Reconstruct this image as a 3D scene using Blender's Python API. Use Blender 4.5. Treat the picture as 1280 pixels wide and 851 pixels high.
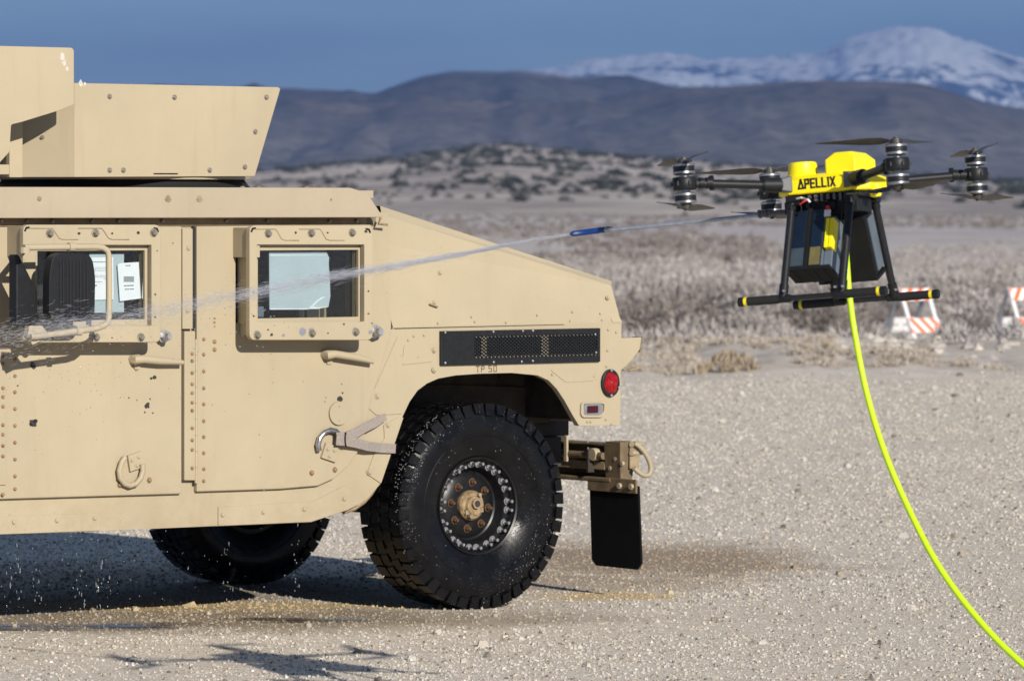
import bpy, bmesh, math, random
import numpy as np
from mathutils import Vector, Matrix, Euler

random.seed(7)
RNG = np.random.default_rng(11)
for o in list(bpy.data.objects):
    bpy.data.objects.remove(o)
SC = bpy.context.scene
COL = SC.collection
R = math.radians

# ------------------------------------------------------------------ camera
F_PX, HOR, CAM_H = 6225.6, 253.8, 1.8415          # focal length in px of a 1280 wide frame, horizon row, eye height
cam = bpy.data.cameras.new('camera')
cam.sensor_width = 36.0
cam.lens = F_PX / 1280 * 36.0
cam.shift_y = -(425.5 - HOR) / 1280
cam.clip_start = 0.5
cam.clip_end = 90000
cam.dof.use_dof = True
cam.dof.focus_distance = 19.8
cam.dof.aperture_fstop = 8.0
camo = bpy.data.objects.new('camera', cam)
camo.location = (0, 0, CAM_H)
camo.rotation_euler = (R(90), 0, 0)
COL.objects.link(camo)
SC.camera = camo

# ------------------------------------------------------------------ sky, sun, exposure
SUN_EL, SUN_AZ = R(22.8), R(152.9)                # azimuth clockwise from +Y: low winter sun behind the camera, to the right
world = bpy.data.worlds.new('World')
SC.world = world
world.use_nodes = True
nt = world.node_tree
nt.nodes.clear()
sky = nt.nodes.new('ShaderNodeTexSky')
sky.sky_type = 'NISHITA'
sky.sun_disc = False
sky.sun_elevation = SUN_EL
sky.sun_rotation = SUN_AZ
sky.altitude = 2500
sky.air_density = 1.0
sky.dust_density = 0.1
sky.ozone_density = 4.0
bg = nt.nodes.new('ShaderNodeBackground')
bg.inputs['Strength'].default_value = 0.056
wo = nt.nodes.new('ShaderNodeOutputWorld')
wtc = nt.nodes.new('ShaderNodeTexCoord')
wmp = nt.nodes.new('ShaderNodeMapping')
wmp.inputs['Scale'].default_value = (1.0, 1.0, 5.0)
wnz = nt.nodes.new('ShaderNodeTexNoise')
wnz.inputs['Scale'].default_value = 5.5
wnz.inputs['Detail'].default_value = 7
wnz.inputs['Roughness'].default_value = 0.55
wrp = nt.nodes.new('ShaderNodeValToRGB')
wrp.color_ramp.elements[0].position = 0.36
wrp.color_ramp.elements[1].position = 0.72
wrp.color_ramp.elements[1].color = (0.85, 0.85, 0.85, 1)
wmx = nt.nodes.new('ShaderNodeMix')
wmx.data_type = 'RGBA'
wmx.inputs[7].default_value = (3.1, 3.9, 5.2, 1)           # thin high cloud, soft and even
nt.links.new(wtc.outputs['Generated'], wmp.inputs['Vector'])
nt.links.new(wmp.outputs[0], wnz.inputs['Vector'])
nt.links.new(wnz.outputs['Fac'], wrp.inputs[0])
nt.links.new(wrp.outputs[0], wmx.inputs[0])
nt.links.new(sky.outputs[0], wmx.inputs[6])
nt.links.new(wmx.outputs[2], bg.inputs['Color'])
nt.links.new(bg.outputs[0], wo.inputs['Surface'])

sun = bpy.data.lights.new('sun', 'SUN')
sun.energy = 4.6
sun.angle = R(0.53)
sun.color = (1.0, 0.93, 0.83)
suno = bpy.data.objects.new('sun', sun)
sd = Vector((math.sin(SUN_AZ) * math.cos(SUN_EL), math.cos(SUN_AZ) * math.cos(SUN_EL), math.sin(SUN_EL)))
suno.rotation_euler = sd.to_track_quat('Z', 'Y').to_euler()
suno.location = sd * 60
COL.objects.link(suno)

SC.view_settings.view_transform = 'Standard'
SC.view_settings.look = 'None'
SC.view_settings.exposure = 0.52
SC.view_settings.gamma = 1.0
SC.cycles.use_denoising = True
SC.cycles.max_bounces = 8
SC.cycles.transparent_max_bounces = 24
SC.cycles.volume_bounces = 0
SC.cycles.caustics_reflective = False
SC.cycles.caustics_refractive = False
SC.cycles.sample_clamp_indirect = 6.0

# ------------------------------------------------------------------ helpers: materials
def lin(r, g, b):
    f = lambda v: ((v / 255 + 0.055) / 1.055) ** 2.4 if v > 10.3 else v / 255 / 12.92
    return (f(r), f(g), f(b), 1.0)


class Mat:
    """small node-tree writer"""
    def __init__(s, name):
        s.m = bpy.data.materials.new(name)
        s.m.use_nodes = True
        s.t = s.m.node_tree
        s.b = s.t.nodes['Principled BSDF']
        s.out = s.t.nodes['Material Output']
        s.tc = s.t.nodes.new('ShaderNodeTexCoord')

    def n(s, kind, **kw):
        nd = s.t.nodes.new(kind)
        for k, v in kw.items():
            if k in nd.inputs:
                nd.inputs[k].default_value = v
            else:
                setattr(nd, k, v)
        return nd

    def l(s, a, b):
        s.t.links.new(a, b)

    def noise(s, scale, detail=4, rough=0.55, vec=None, stretch=None):
        nd = s.n('ShaderNodeTexNoise')
        nd.inputs['Scale'].default_value = scale
        nd.inputs['Detail'].default_value = detail
        nd.inputs['Roughness'].default_value = rough
        v = vec or s.tc.outputs['Object']
        if stretch:
            mp = s.n('ShaderNodeMapping')
            mp.inputs['Scale'].default_value = stretch
            s.l(v, mp.inputs['Vector'])
            v = mp.outputs[0]
        s.l(v, nd.inputs['Vector'])
        return nd.outputs['Fac']

    def ramp(s, fac, stops):
        nd = s.n('ShaderNodeValToRGB')
        e = nd.color_ramp.elements
        while len(e) < len(stops):
            e.new(0.5)
        for i, (p, c) in enumerate(stops):
            e[i].position = p
            e[i].color = c if len(c) == 4 else (*c, 1)
        s.l(fac, nd.inputs[0])
        return nd.outputs[0]

    def mix(s, fac, a, b, mode='MIX'):
        nd = s.n('ShaderNodeMix')
        nd.data_type = 'RGBA'
        nd.blend_type = mode
        for sock, v in ((nd.inputs[0], fac), (nd.inputs[6], a), (nd.inputs[7], b)):
            if hasattr(v, 'is_linked'):
                s.l(v, sock)
            else:
                sock.default_value = v
        return nd.outputs[2]

    def math(s, op, a, b=0.0, c=0.0):
        nd = s.n('ShaderNodeMath')
        nd.operation = op
        for i, v in enumerate((a, b, c)):
            if hasattr(v, 'is_linked'):
                s.l(v, nd.inputs[i])
            else:
                nd.inputs[i].default_value = v
        return nd.outputs[0]

    def bump(s, h, strength=0.3, dist=0.01):
        nd = s.n('ShaderNodeBump')
        nd.inputs['Strength'].default_value = strength
        nd.inputs['Distance'].default_value = dist
        s.l(h, nd.inputs['Height'])
        s.l(nd.outputs[0], s.b.inputs['Normal'])
        return nd

    def col(s, c):
        if hasattr(c, 'is_linked'):
            s.l(c, s.b.inputs['Base Color'])
        else:
            s.b.inputs['Base Color'].default_value = c

    def set(s, **kw):
        for k, v in kw.items():
            k = k.replace('_', ' ')
            if hasattr(v, 'is_linked'):
                s.l(v, s.b.inputs[k])
            else:
                s.b.inputs[k].default_value = v


M = {}


def simple(name, c, rough=0.5, metal=0.0, vary=0.12, scale=30, bump=0.0, spec=0.5):
    a = Mat(name)
    c = c if len(c) == 4 else (*c, 1)
    n = a.noise(scale, 5, 0.6)
    dark = tuple(x * (1 - vary) for x in c[:3]) + (1,)
    lite = tuple(min(1, x * (1 + vary)) for x in c[:3]) + (1,)
    a.col(a.ramp(n, [(0.3, dark), (0.7, lite)]))
    a.set(Roughness=rough, Metallic=metal)
    a.b.inputs['Specular IOR Level'].default_value = spec
    if bump:
        a.bump(n, bump, 0.004)
    M[name] = a.m
    return a


# ---- tan vehicle paint: matt, a little dusty, scuffed, with faint water streaks
def tan_paint(name, base, wet=0.0):
    a = Mat(name)
    n1 = a.noise(1.6, 5, 0.6)
    n2 = a.noise(38, 6, 0.65)
    n3 = a.noise(7, 4, 0.6, stretch=(1, 1, 0.18))
    c = a.ramp(n1, [(0.3, tuple(x * 0.93 for x in base)), (0.7, tuple(min(1, x * 1.05) for x in base))])
    c = a.mix(a.math('MULTIPLY', a.ramp(n3, [(0.52, (0, 0, 0)), (0.75, (1, 1, 1))]), 0.20), c, (*[x * 0.80 for x in base], 1))
    c = a.mix(a.math('MULTIPLY', a.ramp(n2, [(0.66, (0, 0, 0)), (0.72, (1, 1, 1))]), 0.30), c, (*[min(1, x * 1.28) for x in base], 1))
    sp = a.n('ShaderNodeSeparateXYZ')
    a.l(a.tc.outputs['Object'], sp.inputs[0])
    dz = a.ramp(sp.outputs['Z'], [(0.42, (1, 1, 1)), (0.80, (0, 0, 0))])        # road dust along the sills
    nd_ = a.ramp(a.noise(6, 5, 0.7), [(0.38, (0, 0, 0)), (0.66, (0.5, 0.5, 0.5))])
    c = a.mix(a.math('MULTIPLY', dz, nd_), c, (base[0] * 0.72, base[1] * 0.66, base[2] * 0.58, 1))
    n5 = a.noise(11, 5, 0.7, stretch=(1.2, 1.2, 0.10))                           # dried runs
    c = a.mix(a.math('MULTIPLY', a.ramp(n5, [(0.56, (0, 0, 0)), (0.68, (1, 1, 1))]), 0.16), c, (base[0] * 0.74, base[1] * 0.68, base[2] * 0.58, 1))
    n4 = a.noise(95, 2, 0.5)
    c = a.mix(a.math('MULTIPLY', a.ramp(n4, [(0.745, (0, 0, 0)), (0.77, (1, 1, 1))]), 0.45), c, (0.10, 0.07, 0.045, 1))
    a.col(c)
    a.set(Roughness=a.math('MULTIPLY_ADD', n1, 0.25, 0.42))
    a.b.inputs['Specular IOR Level'].default_value = 0.35
    h = a.math('ADD', a.math('MULTIPLY', n2, 0.25), a.noise(4.0, 3, 0.5))
    a.bump(h, 0.16, 0.013)
    M[name] = a.m


TAN = (0.392, 0.332, 0.226)
tan_paint('tan_paint', TAN)
tan_paint('roof_paint', (0.372, 0.314, 0.226))
simple('tan_dusty', (0.27, 0.205, 0.125), 0.8, vary=0.25, scale=14, bump=0.3)
simple('well_shade', (0.075, 0.060, 0.042), 0.9, vary=0.4, scale=9, bump=0.3)  # muddy dark tan, wheel-well shade put into the colour
simple('bumper_shade', (0.15, 0.108, 0.060), 0.75, vary=0.35, scale=14, bump=0.3)  # shade of the bumper's front faces put into this brown
simple('hub_bronze', (0.24, 0.17, 0.09), 0.45, vary=0.6, scale=34, bump=0.4)
simple('ring_steel', (0.27, 0.27, 0.28), 0.5, 0.6, 0.35, 90)
simple('motor_silver', (0.34, 0.345, 0.36), 0.35, 0.8, 0.2, 60)
simple('rubber_gap_black', (0.012, 0.012, 0.013), 0.6)  # turret rubber, also the black painted for shade in panel gaps
simple('black_plastic', (0.010, 0.011, 0.013), 0.48, vary=0.3, scale=60, spec=0.3)
simple('black_matt', (0.007, 0.007, 0.008), 0.75, vary=0.3, spec=0.25)
simple('underbody', (0.030, 0.026, 0.021), 0.8, vary=0.4, scale=9, bump=0.3)
simple('flap_rubber', (0.003, 0.003, 0.0035), 0.8, vary=0.3, scale=20, spec=0.15)
simple('steel', (0.42, 0.42, 0.43), 0.28, 0.95, 0.2, 40)
simple('zinc', (0.50, 0.50, 0.51), 0.42, 0.8, 0.25, 40)
simple('copper_nut', (0.16, 0.095, 0.055), 0.45, 0.7, 0.3, 60)
simple('rusty_bolt', (0.27, 0.17, 0.09), 0.6, 0.2, 0.4, 80)
simple('worn_bolt', (0.30, 0.27, 0.22), 0.42, 0.6, 0.4, 120)
simple('rim_black', (0.008, 0.008, 0.009), 0.36, 0.0, 0.4, 30, spec=0.28)
simple('interior', (0.018, 0.018, 0.019), 0.8)
simple('film', (0.42, 0.49, 0.52), 0.45, vary=0.06, scale=5)
simple('film_edge', (0.72, 0.78, 0.80), 0.5)
simple('paper', (0.80, 0.80, 0.82), 0.6, vary=0.03)
simple('print_grey', (0.28, 0.29, 0.31), 0.6)
simple('print_black', (0.03, 0.03, 0.035), 0.6)
simple('chip_white', (0.52, 0.48, 0.42), 0.5, vary=0.2, scale=80)
simple('chip_dark', (0.03, 0.026, 0.024), 0.5, vary=0.4, scale=90)
simple('chip_grey', (0.36, 0.37, 0.40), 0.35, 0.6, vary=0.3, scale=90)
simple('webbing', (0.26, 0.225, 0.20), 0.85, vary=0.22, scale=160, bump=0.5)
simple('red_lens', (0.27, 0.003, 0.005), 0.22, vary=0.5, scale=90)
simple('dark_red_lens', (0.045, 0.002, 0.006), 0.3, vary=0.3, scale=60)
simple('stencil', (0.11, 0.085, 0.055), 0.7)
simple('skid_tube', (0.012, 0.012, 0.013), 0.42, vary=0.3, scale=80)
simple('foam', (0.008, 0.008, 0.009), 0.8, vary=0.3, scale=120)
simple('yellow_shell', (0.90, 0.74, 0.004), 0.42, vary=0.05, scale=20)
simple('yellow_tape', (0.75, 0.62, 0.02), 0.5)
simple('black_letter', (0.012, 0.012, 0.012), 0.5)
simple('carbon', (0.014, 0.0145, 0.016), 0.36, vary=0.35, scale=160, spec=0.35)
simple('arm_joint', (0.085, 0.088, 0.095), 0.4, vary=0.12, scale=30)
simple('blade', (0.045, 0.040, 0.034), 0.45, vary=0.25, scale=30)
simple('battery_blue', (0.004, 0.011, 0.026), 0.4, vary=0.2, scale=20)
simple('battery_grey', (0.11, 0.14, 0.175), 0.4, vary=0.12, scale=20)
simple('battery_label', (0.13, 0.11, 0.04), 0.5, vary=0.2, scale=40)
simple('battery_teal', (0.04, 0.06, 0.075), 0.5, vary=0.2, scale=40)
simple('wire_red', (0.55, 0.03, 0.02), 0.4)
simple('wire_white', (0.75, 0.72, 0.70), 0.4)
simple('lance_grey', (0.34, 0.38, 0.45), 0.35, 0.5, 0.2, 60)
simple('nozzle_blue', (0.010, 0.055, 0.26), 0.35, 0.2, 0.15, 60)
simple('hose_lime', (0.50, 0.80, 0.006), 0.45, vary=0.05, scale=40)
simple('barricade_white', (0.74, 0.74, 0.75), 0.45, vary=0.07, scale=8)
simple('barricade_orange', (0.80, 0.13, 0.015), 0.45, vary=0.1, scale=8)
simple('steel_grey', (0.30, 0.32, 0.35), 0.4, 0.6, 0.2, 20)


def rubber():
    a = Mat('wet_rubber')
    n = a.noise(16, 4, 0.6)
    a.col(a.ramp(n, [(0.3, (0.003, 0.003, 0.0035)), (0.75, (0.008, 0.008, 0.009))]))
    drops = a.n('ShaderNodeTexVoronoi')
    drops.inputs['Scale'].default_value = 85
    a.l(a.tc.outputs['Object'], drops.inputs['Vector'])
    patch = a.ramp(a.noise(5, 3, 0.5), [(0.45, (0, 0, 0)), (0.62, (1, 1, 1))])
    d = a.ramp(drops.outputs['Distance'], [(0.10, (1, 1, 1)), (0.30, (0, 0, 0))])
    h = a.math('MULTIPLY', d, patch)
    a.bump(a.math('ADD', h, a.math('MULTIPLY', a.noise(45, 3, 0.6), 0.30)), 0.55, 0.006)
    a.set(Roughness=a.ramp(patch, [(0.0, (0.34, 0.34, 0.34)), (1.0, (0.10, 0.10, 0.10))]))
    a.b.inputs['Specular IOR Level'].default_value = 0.22
    M['wet_rubber'] = a.m


rubber()


def glass():
    a = Mat('window_glass')
    a.t.nodes.remove(a.b)
    tr = a.n('ShaderNodeBsdfTransparent')
    tr.inputs[0].default_value = (0.93, 0.96, 0.97, 1)
    gl = a.n('ShaderNodeBsdfGlossy')
    gl.inputs['Roughness'].default_value = 0.03
    fr = a.n('ShaderNodeFresnel')
    fr.inputs[0].default_value = 1.5
    mx = a.n('ShaderNodeMixShader')
    bp = a.n('ShaderNodeBump')
    bp.inputs['Strength'].default_value = 0.06
    bp.inputs['Distance'].default_value = 0.01
    a.l(a.noise(60, 2, 0.5), bp.inputs['Height'])
    a.l(bp.outputs[0], gl.inputs['Normal'])
    a.l(fr.outputs[0], mx.inputs[0])
    a.l(tr.outputs[0], mx.inputs[1])
    a.l(gl.outputs[0], mx.inputs[2])
    a.l(mx.outputs[0], a.out.inputs[0])
    M['window_glass'] = a.m
    a = Mat('spray')                     # white water broken into threads: part scattering, part clear
    a.t.nodes.remove(a.b)
    df = a.n('ShaderNodeBsdfDiffuse')
    df.inputs[0].default_value = (0.93, 0.94, 0.97, 1)
    tl = a.n('ShaderNodeBsdfTranslucent')
    tl.inputs[0].default_value = (0.93, 0.94, 0.97, 1)
    m1 = a.n('ShaderNodeMixShader')
    m1.inputs[0].default_value = 0.2
    tr = a.n('ShaderNodeBsdfTransparent')
    m2 = a.n('ShaderNodeMixShader')
    m2.inputs[0].default_value = 0.38
    a.l(df.outputs[0], m1.inputs[1])
    a.l(tl.outputs[0], m1.inputs[2])
    a.l(tr.outputs[0], m2.inputs[1])
    a.l(m1.outputs[0], m2.inputs[2])
    a.l(m2.outputs[0], a.out.inputs[0])
    M['spray'] = a.m
    a = Mat('droplet')
    a.col((0.85, 0.88, 0.92, 1))
    a.set(Roughness=0.05, IOR=1.33)
    a.b.inputs['Transmission Weight'].default_value = 0.8
    M['droplet'] = a.m
    a = Mat('puddle_water')
    n = a.noise(26, 4, 0.6, stretch=(1, 0.5, 1))
    a.col((0.07, 0.060, 0.048, 1))
    a.set(Roughness=0.22, IOR=1.33)
    a.bump(n, 0.5, 0.012)
    tr = a.n('ShaderNodeBsdfTransparent')
    mx = a.n('ShaderNodeMixShader')
    a.l(a.ramp(a.noise(5, 4, 0.6, stretch=(0.5, 1.6, 1)), [(0.38, (0.15, 0.15, 0.15)), (0.6, (0.9, 0.9, 0.9))]), mx.inputs[0])
    a.l(a.b.outputs[0], mx.inputs[1])
    a.l(tr.outputs[0], mx.inputs[2])
    a.l(mx.outputs[0], a.out.inputs[0])
    M['puddle_water'] = a.m


glass()


# ------------------------------------------------------------------ helpers: objects
def obj_from(name, verts, faces, mats, parent=None, midx=None, smooth=False):
    me = bpy.data.meshes.new(name)
    me.from_pydata([tuple(v) for v in verts], [], [tuple(f) for f in faces])
    for m in (mats if isinstance(mats, (list, tuple)) else [mats]):
        me.materials.append(M[m] if isinstance(m, str) else m)
    if midx:
        me.polygons.foreach_set('material_index', midx)
    if smooth:
        me.polygons.foreach_set('use_smooth', [True] * len(me.polygons))
    me.update()
    o = bpy.data.objects.new(name, me)
    COL.objects.link(o)
    if parent is not None:
        o.parent = parent
    return o


def big_mesh(name, V, Fa, mats, midx=None, smooth=False):
    """fast numpy mesh: V (n,3); Fa (m,k) all faces with k corners"""
    me = bpy.data.meshes.new(name)
    V = np.asarray(V, dtype=np.float32)
    Fa = np.asarray(Fa, dtype=np.int32)
    m, k = Fa.shape
    me.vertices.add(len(V))
    me.vertices.foreach_set('co', V.ravel())
    me.loops.add(m * k)
    me.loops.foreach_set('vertex_index', Fa.ravel())
    me.polygons.add(m)
    me.polygons.foreach_set('loop_start', np.arange(0, m * k, k, dtype=np.int32))
    me.polygons.foreach_set('loop_total', np.full(m, k, dtype=np.int32))
    for mm in (mats if isinstance(mats, (list, tuple)) else [mats]):
        me.materials.append(M[mm] if isinstance(mm, str) else mm)
    if midx is not None:
        me.polygons.foreach_set('material_index', np.asarray(midx, dtype=np.int32))
    me.polygons.foreach_set('use_smooth', np.full(m, smooth))
    me.update(calc_edges=True)
    me.validate()
    o = bpy.data.objects.new(name, me)
    COL.objects.link(o)
    return o


class MB:
    """collects shapes into one mesh"""
    def __init__(s):
        s.v, s.f, s.mi, s.cur = [], [], [], 0

    def add(s, vs, fs):
        b = len(s.v)
        s.v += [tuple(v) for v in vs]
        for f in fs:
            s.f.append([i + b for i in f])
            s.mi.append(s.cur)
        return s

    def box(s, x0, x1, y0, y1, z0, z1):
        return s.add([(x, y, z) for x in (x0, x1) for y in (y0, y1) for z in (z0, z1)],
                     [(0, 1, 3, 2), (4, 6, 7, 5), (0, 4, 5, 1), (2, 3, 7, 6), (0, 2, 6, 4), (1, 5, 7, 3)])

    def hexa(s, p):                      # 8 points: bottom 4, top 4
        return s.add(p, [(3, 2, 1, 0), (4, 5, 6, 7), (0, 1, 5, 4), (1, 2, 6, 5), (2, 3, 7, 6), (3, 0, 4, 7)])

    def plate(s, poly, y0, y1):          # (x,z) outline pushed along y
        n = len(poly)
        return s.add([(x, y0, z) for x, z in poly] + [(x, y1, z) for x, z in poly],
                     [list(range(n)), list(range(2 * n - 1, n - 1, -1))] +
                     [(i, i + n, (i + 1) % n + n, (i + 1) % n) for i in range(n)])

    def prism(s, pts, d):                # planar 3-D outline pushed along vector d
        n = len(pts)
        d = Vector(d)
        return s.add([Vector(p) for p in pts] + [Vector(p) + d for p in pts],
                     [list(range(n)), list(range(2 * n - 1, n - 1, -1))] +
                     [(i, i + n, (i + 1) % n + n, (i + 1) % n) for i in range(n)])

    def cyl(s, p0, p1, r0, r1=None, n=12, cap=True):
        r1 = r0 if r1 is None else r1
        p0, p1 = Vector(p0), Vector(p1)
        d = (p1 - p0).normalized()
        a = d.orthogonal().normalized()
        b = d.cross(a)
        vs = []
        for p, r in ((p0, r0), (p1, r1)):
            for i in range(n):
                t = 2 * math.pi * i / n
                vs.append(p + a * (r * math.cos(t)) + b * (r * math.sin(t)))
        fs = [(i, (i + 1) % n, (i + 1) % n + n, i + n) for i in range(n)]
        if cap:
            fs += [list(range(n - 1, -1, -1)), list(range(n, 2 * n))]
        return s.add(vs, fs)

    def tube(s, pts, r, n=8, closed=False):
        pts = [Vector(p) for p in pts]
        m = len(pts)
        rr = r if isinstance(r, (list, tuple)) else [r] * m
        vs, fs = [], []
        a = None
        for i, p in enumerate(pts):
            if closed:
                d = pts[(i + 1) % m] - pts[i - 1]
            else:
                d = pts[min(i + 1, m - 1)] - pts[max(i - 1, 0)]
            d.normalize()
            a = d.orthogonal().normalized() if a is None else (a - d * a.dot(d)).normalized()
            b = d.cross(a)
            for k in range(n):
                t = 2 * math.pi * k / n
                vs.append(p + a * (rr[i] * math.cos(t)) + b * (rr[i] * math.sin(t)))
        for i in range(m if closed else m - 1):
            j = (i + 1) % m
            fs += [(i * n + k, i * n + (k + 1) % n, j * n + (k + 1) % n, j * n + k) for k in range(n)]
        if not closed:
            fs += [list(range(n - 1, -1, -1)), list(range((m - 1) * n, m * n))]
        return s.add(vs, fs)

    def lathe(s, prof, n=48, axis='y', center=(0, 0, 0), cap=False):   # prof: (along, radius)
        vs, fs = [], []
        cx, cy, cz = center
        for a, r in prof:
            for i in range(n):
                t = 2 * math.pi * i / n
                u, w = r * math.cos(t), r * math.sin(t)
                vs.append((cx + u, cy + a, cz + w) if axis == 'y' else (cx + u, cy + w, cz + a))
        m = len(prof)
        for j in range(m - 1):
            fs += [(j * n + i, j * n + (i + 1) % n, (j + 1) * n + (i + 1) % n, (j + 1) * n + i) for i in range(n)]
        if cap:
            fs += [list(range(n - 1, -1, -1)), list(range((m - 1) * n, m * n))]
        return s.add(vs, fs)

    def bolt(s, x, y, z, r=0.008, h=0.007, n=6, washer=True, rot=None):   # head pointing to +y
        rot = random.random() if rot is None else rot
        if washer:
            s.cyl((x, y, z), (x, y + 0.002, z), r * 1.45, n=10)
        vs = []
        for yy, q in ((y, 1.0), (y + h * 0.75, 1.0), (y + h, 0.72)):
            for i in range(n):
                t = 2 * math.pi * i / n + rot
                vs.append((x + r * q * math.cos(t), yy, z + r * q * math.sin(t)))
        fs = [(j * n + i, j * n + (i + 1) % n, (j + 1) * n + (i + 1) % n, (j + 1) * n + i) for j in range(2) for i in range(n)]
        fs.append(list(range(2 * n, 3 * n)))
        return s.add(vs, fs)

    def rivet(s, x, y, z, r=0.008, h=0.005, n=8):
        vs = []
        for q, hh in ((1.0, 0.0), (0.85, 0.6), (0.45, 1.0)):
            for i in range(n):
                t = 2 * math.pi * i / n
                vs.append((x + r * q * math.cos(t), y + h * hh, z + r * q * math.sin(t)))
        fs = [(j * n + i, j * n + (i + 1) % n, (j + 1) * n + (i + 1) % n, (j + 1) * n + i) for j in range(2) for i in range(n)]
        fs.append(list(range(2 * n, 3 * n)))
        return s.add(vs, fs)

    def build(s, name, mats, parent=None, bevel=0.0, smooth=False, seg=2, fix=True):
        me = bpy.data.meshes.new(name)
        me.from_pydata(s.v, [], s.f)
        for m in (mats if isinstance(mats, (list, tuple)) else [mats]):
            me.materials.append(M[m])
        me.polygons.foreach_set('material_index', s.mi)
        me.update()
        if fix:
            bm = bmesh.new()
            bm.from_mesh(me)
            bmesh.ops.recalc_face_normals(bm, faces=bm.faces)
            bm.to_mesh(me)
            bm.free()
        if smooth:
            me.polygons.foreach_set('use_smooth', [True] * len(me.polygons))
        o = bpy.data.objects.new(name, me)
        COL.objects.link(o)
        if parent is not None:
            o.parent = parent
        if bevel:
            b = o.modifiers.new('edge', 'BEVEL')
            b.width = bevel
            b.segments = seg
            b.limit_method = 'ANGLE'
            b.angle_limit = R(32)
        if smooth and smooth != True:
            pass
        return o


def smooth_by_angle(o, deg=35):
    me = o.data
    me.polygons.foreach_set('use_smooth', [True] * len(me.polygons))
    me.set_sharp_from_angle(angle=R(deg))
    return o


def empty(name, loc, rot=(0, 0, 0)):
    o = bpy.data.objects.new(name, None)
    o.location = loc
    o.rotation_euler = rot
    o.empty_display_size = 0.2
    COL.objects.link(o)
    return o


def tag(o, label=None, cat=None, group=None, kind=None):
    if label: o['label'] = label
    if cat: o['category'] = cat
    if group: o['group'] = group
    if kind: o['kind'] = kind
    return o


def copy_tree(o, parent=None):
    c = o.copy()
    COL.objects.link(c)
    c.parent = parent
    for ch in list(o.children):
        copy_tree(ch, c)
    return c


def round_poly(poly, r, n=4):
    out = []
    m = len(poly)
    for i in range(m):
        p0, p, p1 = Vector(poly[i - 1]), Vector(poly[i]), Vector(poly[(i + 1) % m])
        rr = r[i] if isinstance(r, (list, tuple)) else r
        a, b = (p0 - p), (p1 - p)
        k = min(rr, a.length * 0.45, b.length * 0.45)
        if k <= 1e-5:
            out.append(tuple(p))
            continue
        q0, q1 = p + a.normalized() * k, p + b.normalized() * k
        for j in range(n + 1):
            t = j / n
            out.append(tuple(q0 * (1 - t) ** 2 + p * 2 * t * (1 - t) + q1 * t * t))
    return out


# measured photograph row/column -> point on a plane of a thing's own frame (plain single-view measuring)
def measure(mat_inv, px, py, axis, val):
    o = mat_inv @ Vector((0, 0, CAM_H))
    d = mat_inv.to_3x3() @ Vector(((px - 640) / F_PX, 1, (HOR - py) / F_PX))
    t = (val - o[axis]) / d[axis]
    return o + d * t


# ------------------------------------------------------------------ numpy noise
def _hash(ix, iy, seed):
    n = (ix.astype(np.int64) * 374761393 + iy.astype(np.int64) * 668265263 + seed * 974634777) & 0xFFFFFFFF
    n = ((n ^ (n >> 13)) * 1274126177) & 0xFFFFFFFF
    n = n ^ (n >> 16)
    return (n & 0xFFFF) / 65535.0


def vnoise(x, y, seed=0):
    x0, y0 = np.floor(x), np.floor(y)
    fx, fy = x - x0, y - y0
    fx, fy = fx * fx * (3 - 2 * fx), fy * fy * (3 - 2 * fy)
    a, b = _hash(x0, y0, seed), _hash(x0 + 1, y0, seed)
    c, d = _hash(x0, y0 + 1, seed), _hash(x0 + 1, y0 + 1, seed)
    return (a * (1 - fx) + b * fx) * (1 - fy) + (c * (1 - fx) + d * fx) * fy


def fbm(x, y, oct=5, seed=0, gain=0.5, ridge=False):
    s, a, t = 0.0, 1.0, 0.0
    for i in range(oct):
        v = vnoise(x, y, seed + i * 17)
        if ridge:
            v = 1 - np.abs(2 * v - 1)
        s = s + a * v
        t += a
        a *= gain
        x, y = x * 2.03 + 5.1, y * 2.03 + 9.7
    return s / t


# ------------------------------------------------------------------ ground
GRAVEL_END = 52.0


def ground_z(x, y):
    x, y = np.asarray(x, float), np.asarray(y, float)
    d = np.hypot(x, y)
    dd = np.where(y > 0, y, -y * 0.6)
    z = np.interp(dd, [0, 53, 60, 70, 90, 120, 220, 30000], [0, 0, 0.0, -0.26, -0.72, -1.0, -1.05, -1.05])
    edge = np.clip((dd - 51.5) / 2.0, 0, 1) * np.clip((150 - dd) / 60, 0, 1)
    z = z + edge * (fbm(x * 0.45, y * 0.30, 4, 3) - 0.42) * 0.42 + edge * (fbm(x * 1.7, y * 1.2, 3, 31) - 0.5) * 0.16
    z = z + (np.clip((12 - np.abs(dd - 57.5)) / 12, 0, 1) ** 2) * np.clip((dd - 51.5) / 2, 0, 1) * np.clip((x - 0.6) / 2, 0, 1) * 0.17
    far = np.clip((dd - 200) / 400, 0, 1)
    z = z + far * (fbm(x * 0.004, y * 0.004, 3, 41) - 0.5) * 1.2
    near = np.clip((40 - d) / 25, 0, 1)
    return z + near * (fbm(x * 0.9, y * 0.9, 3, 51) - 0.5) * 0.012


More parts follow.
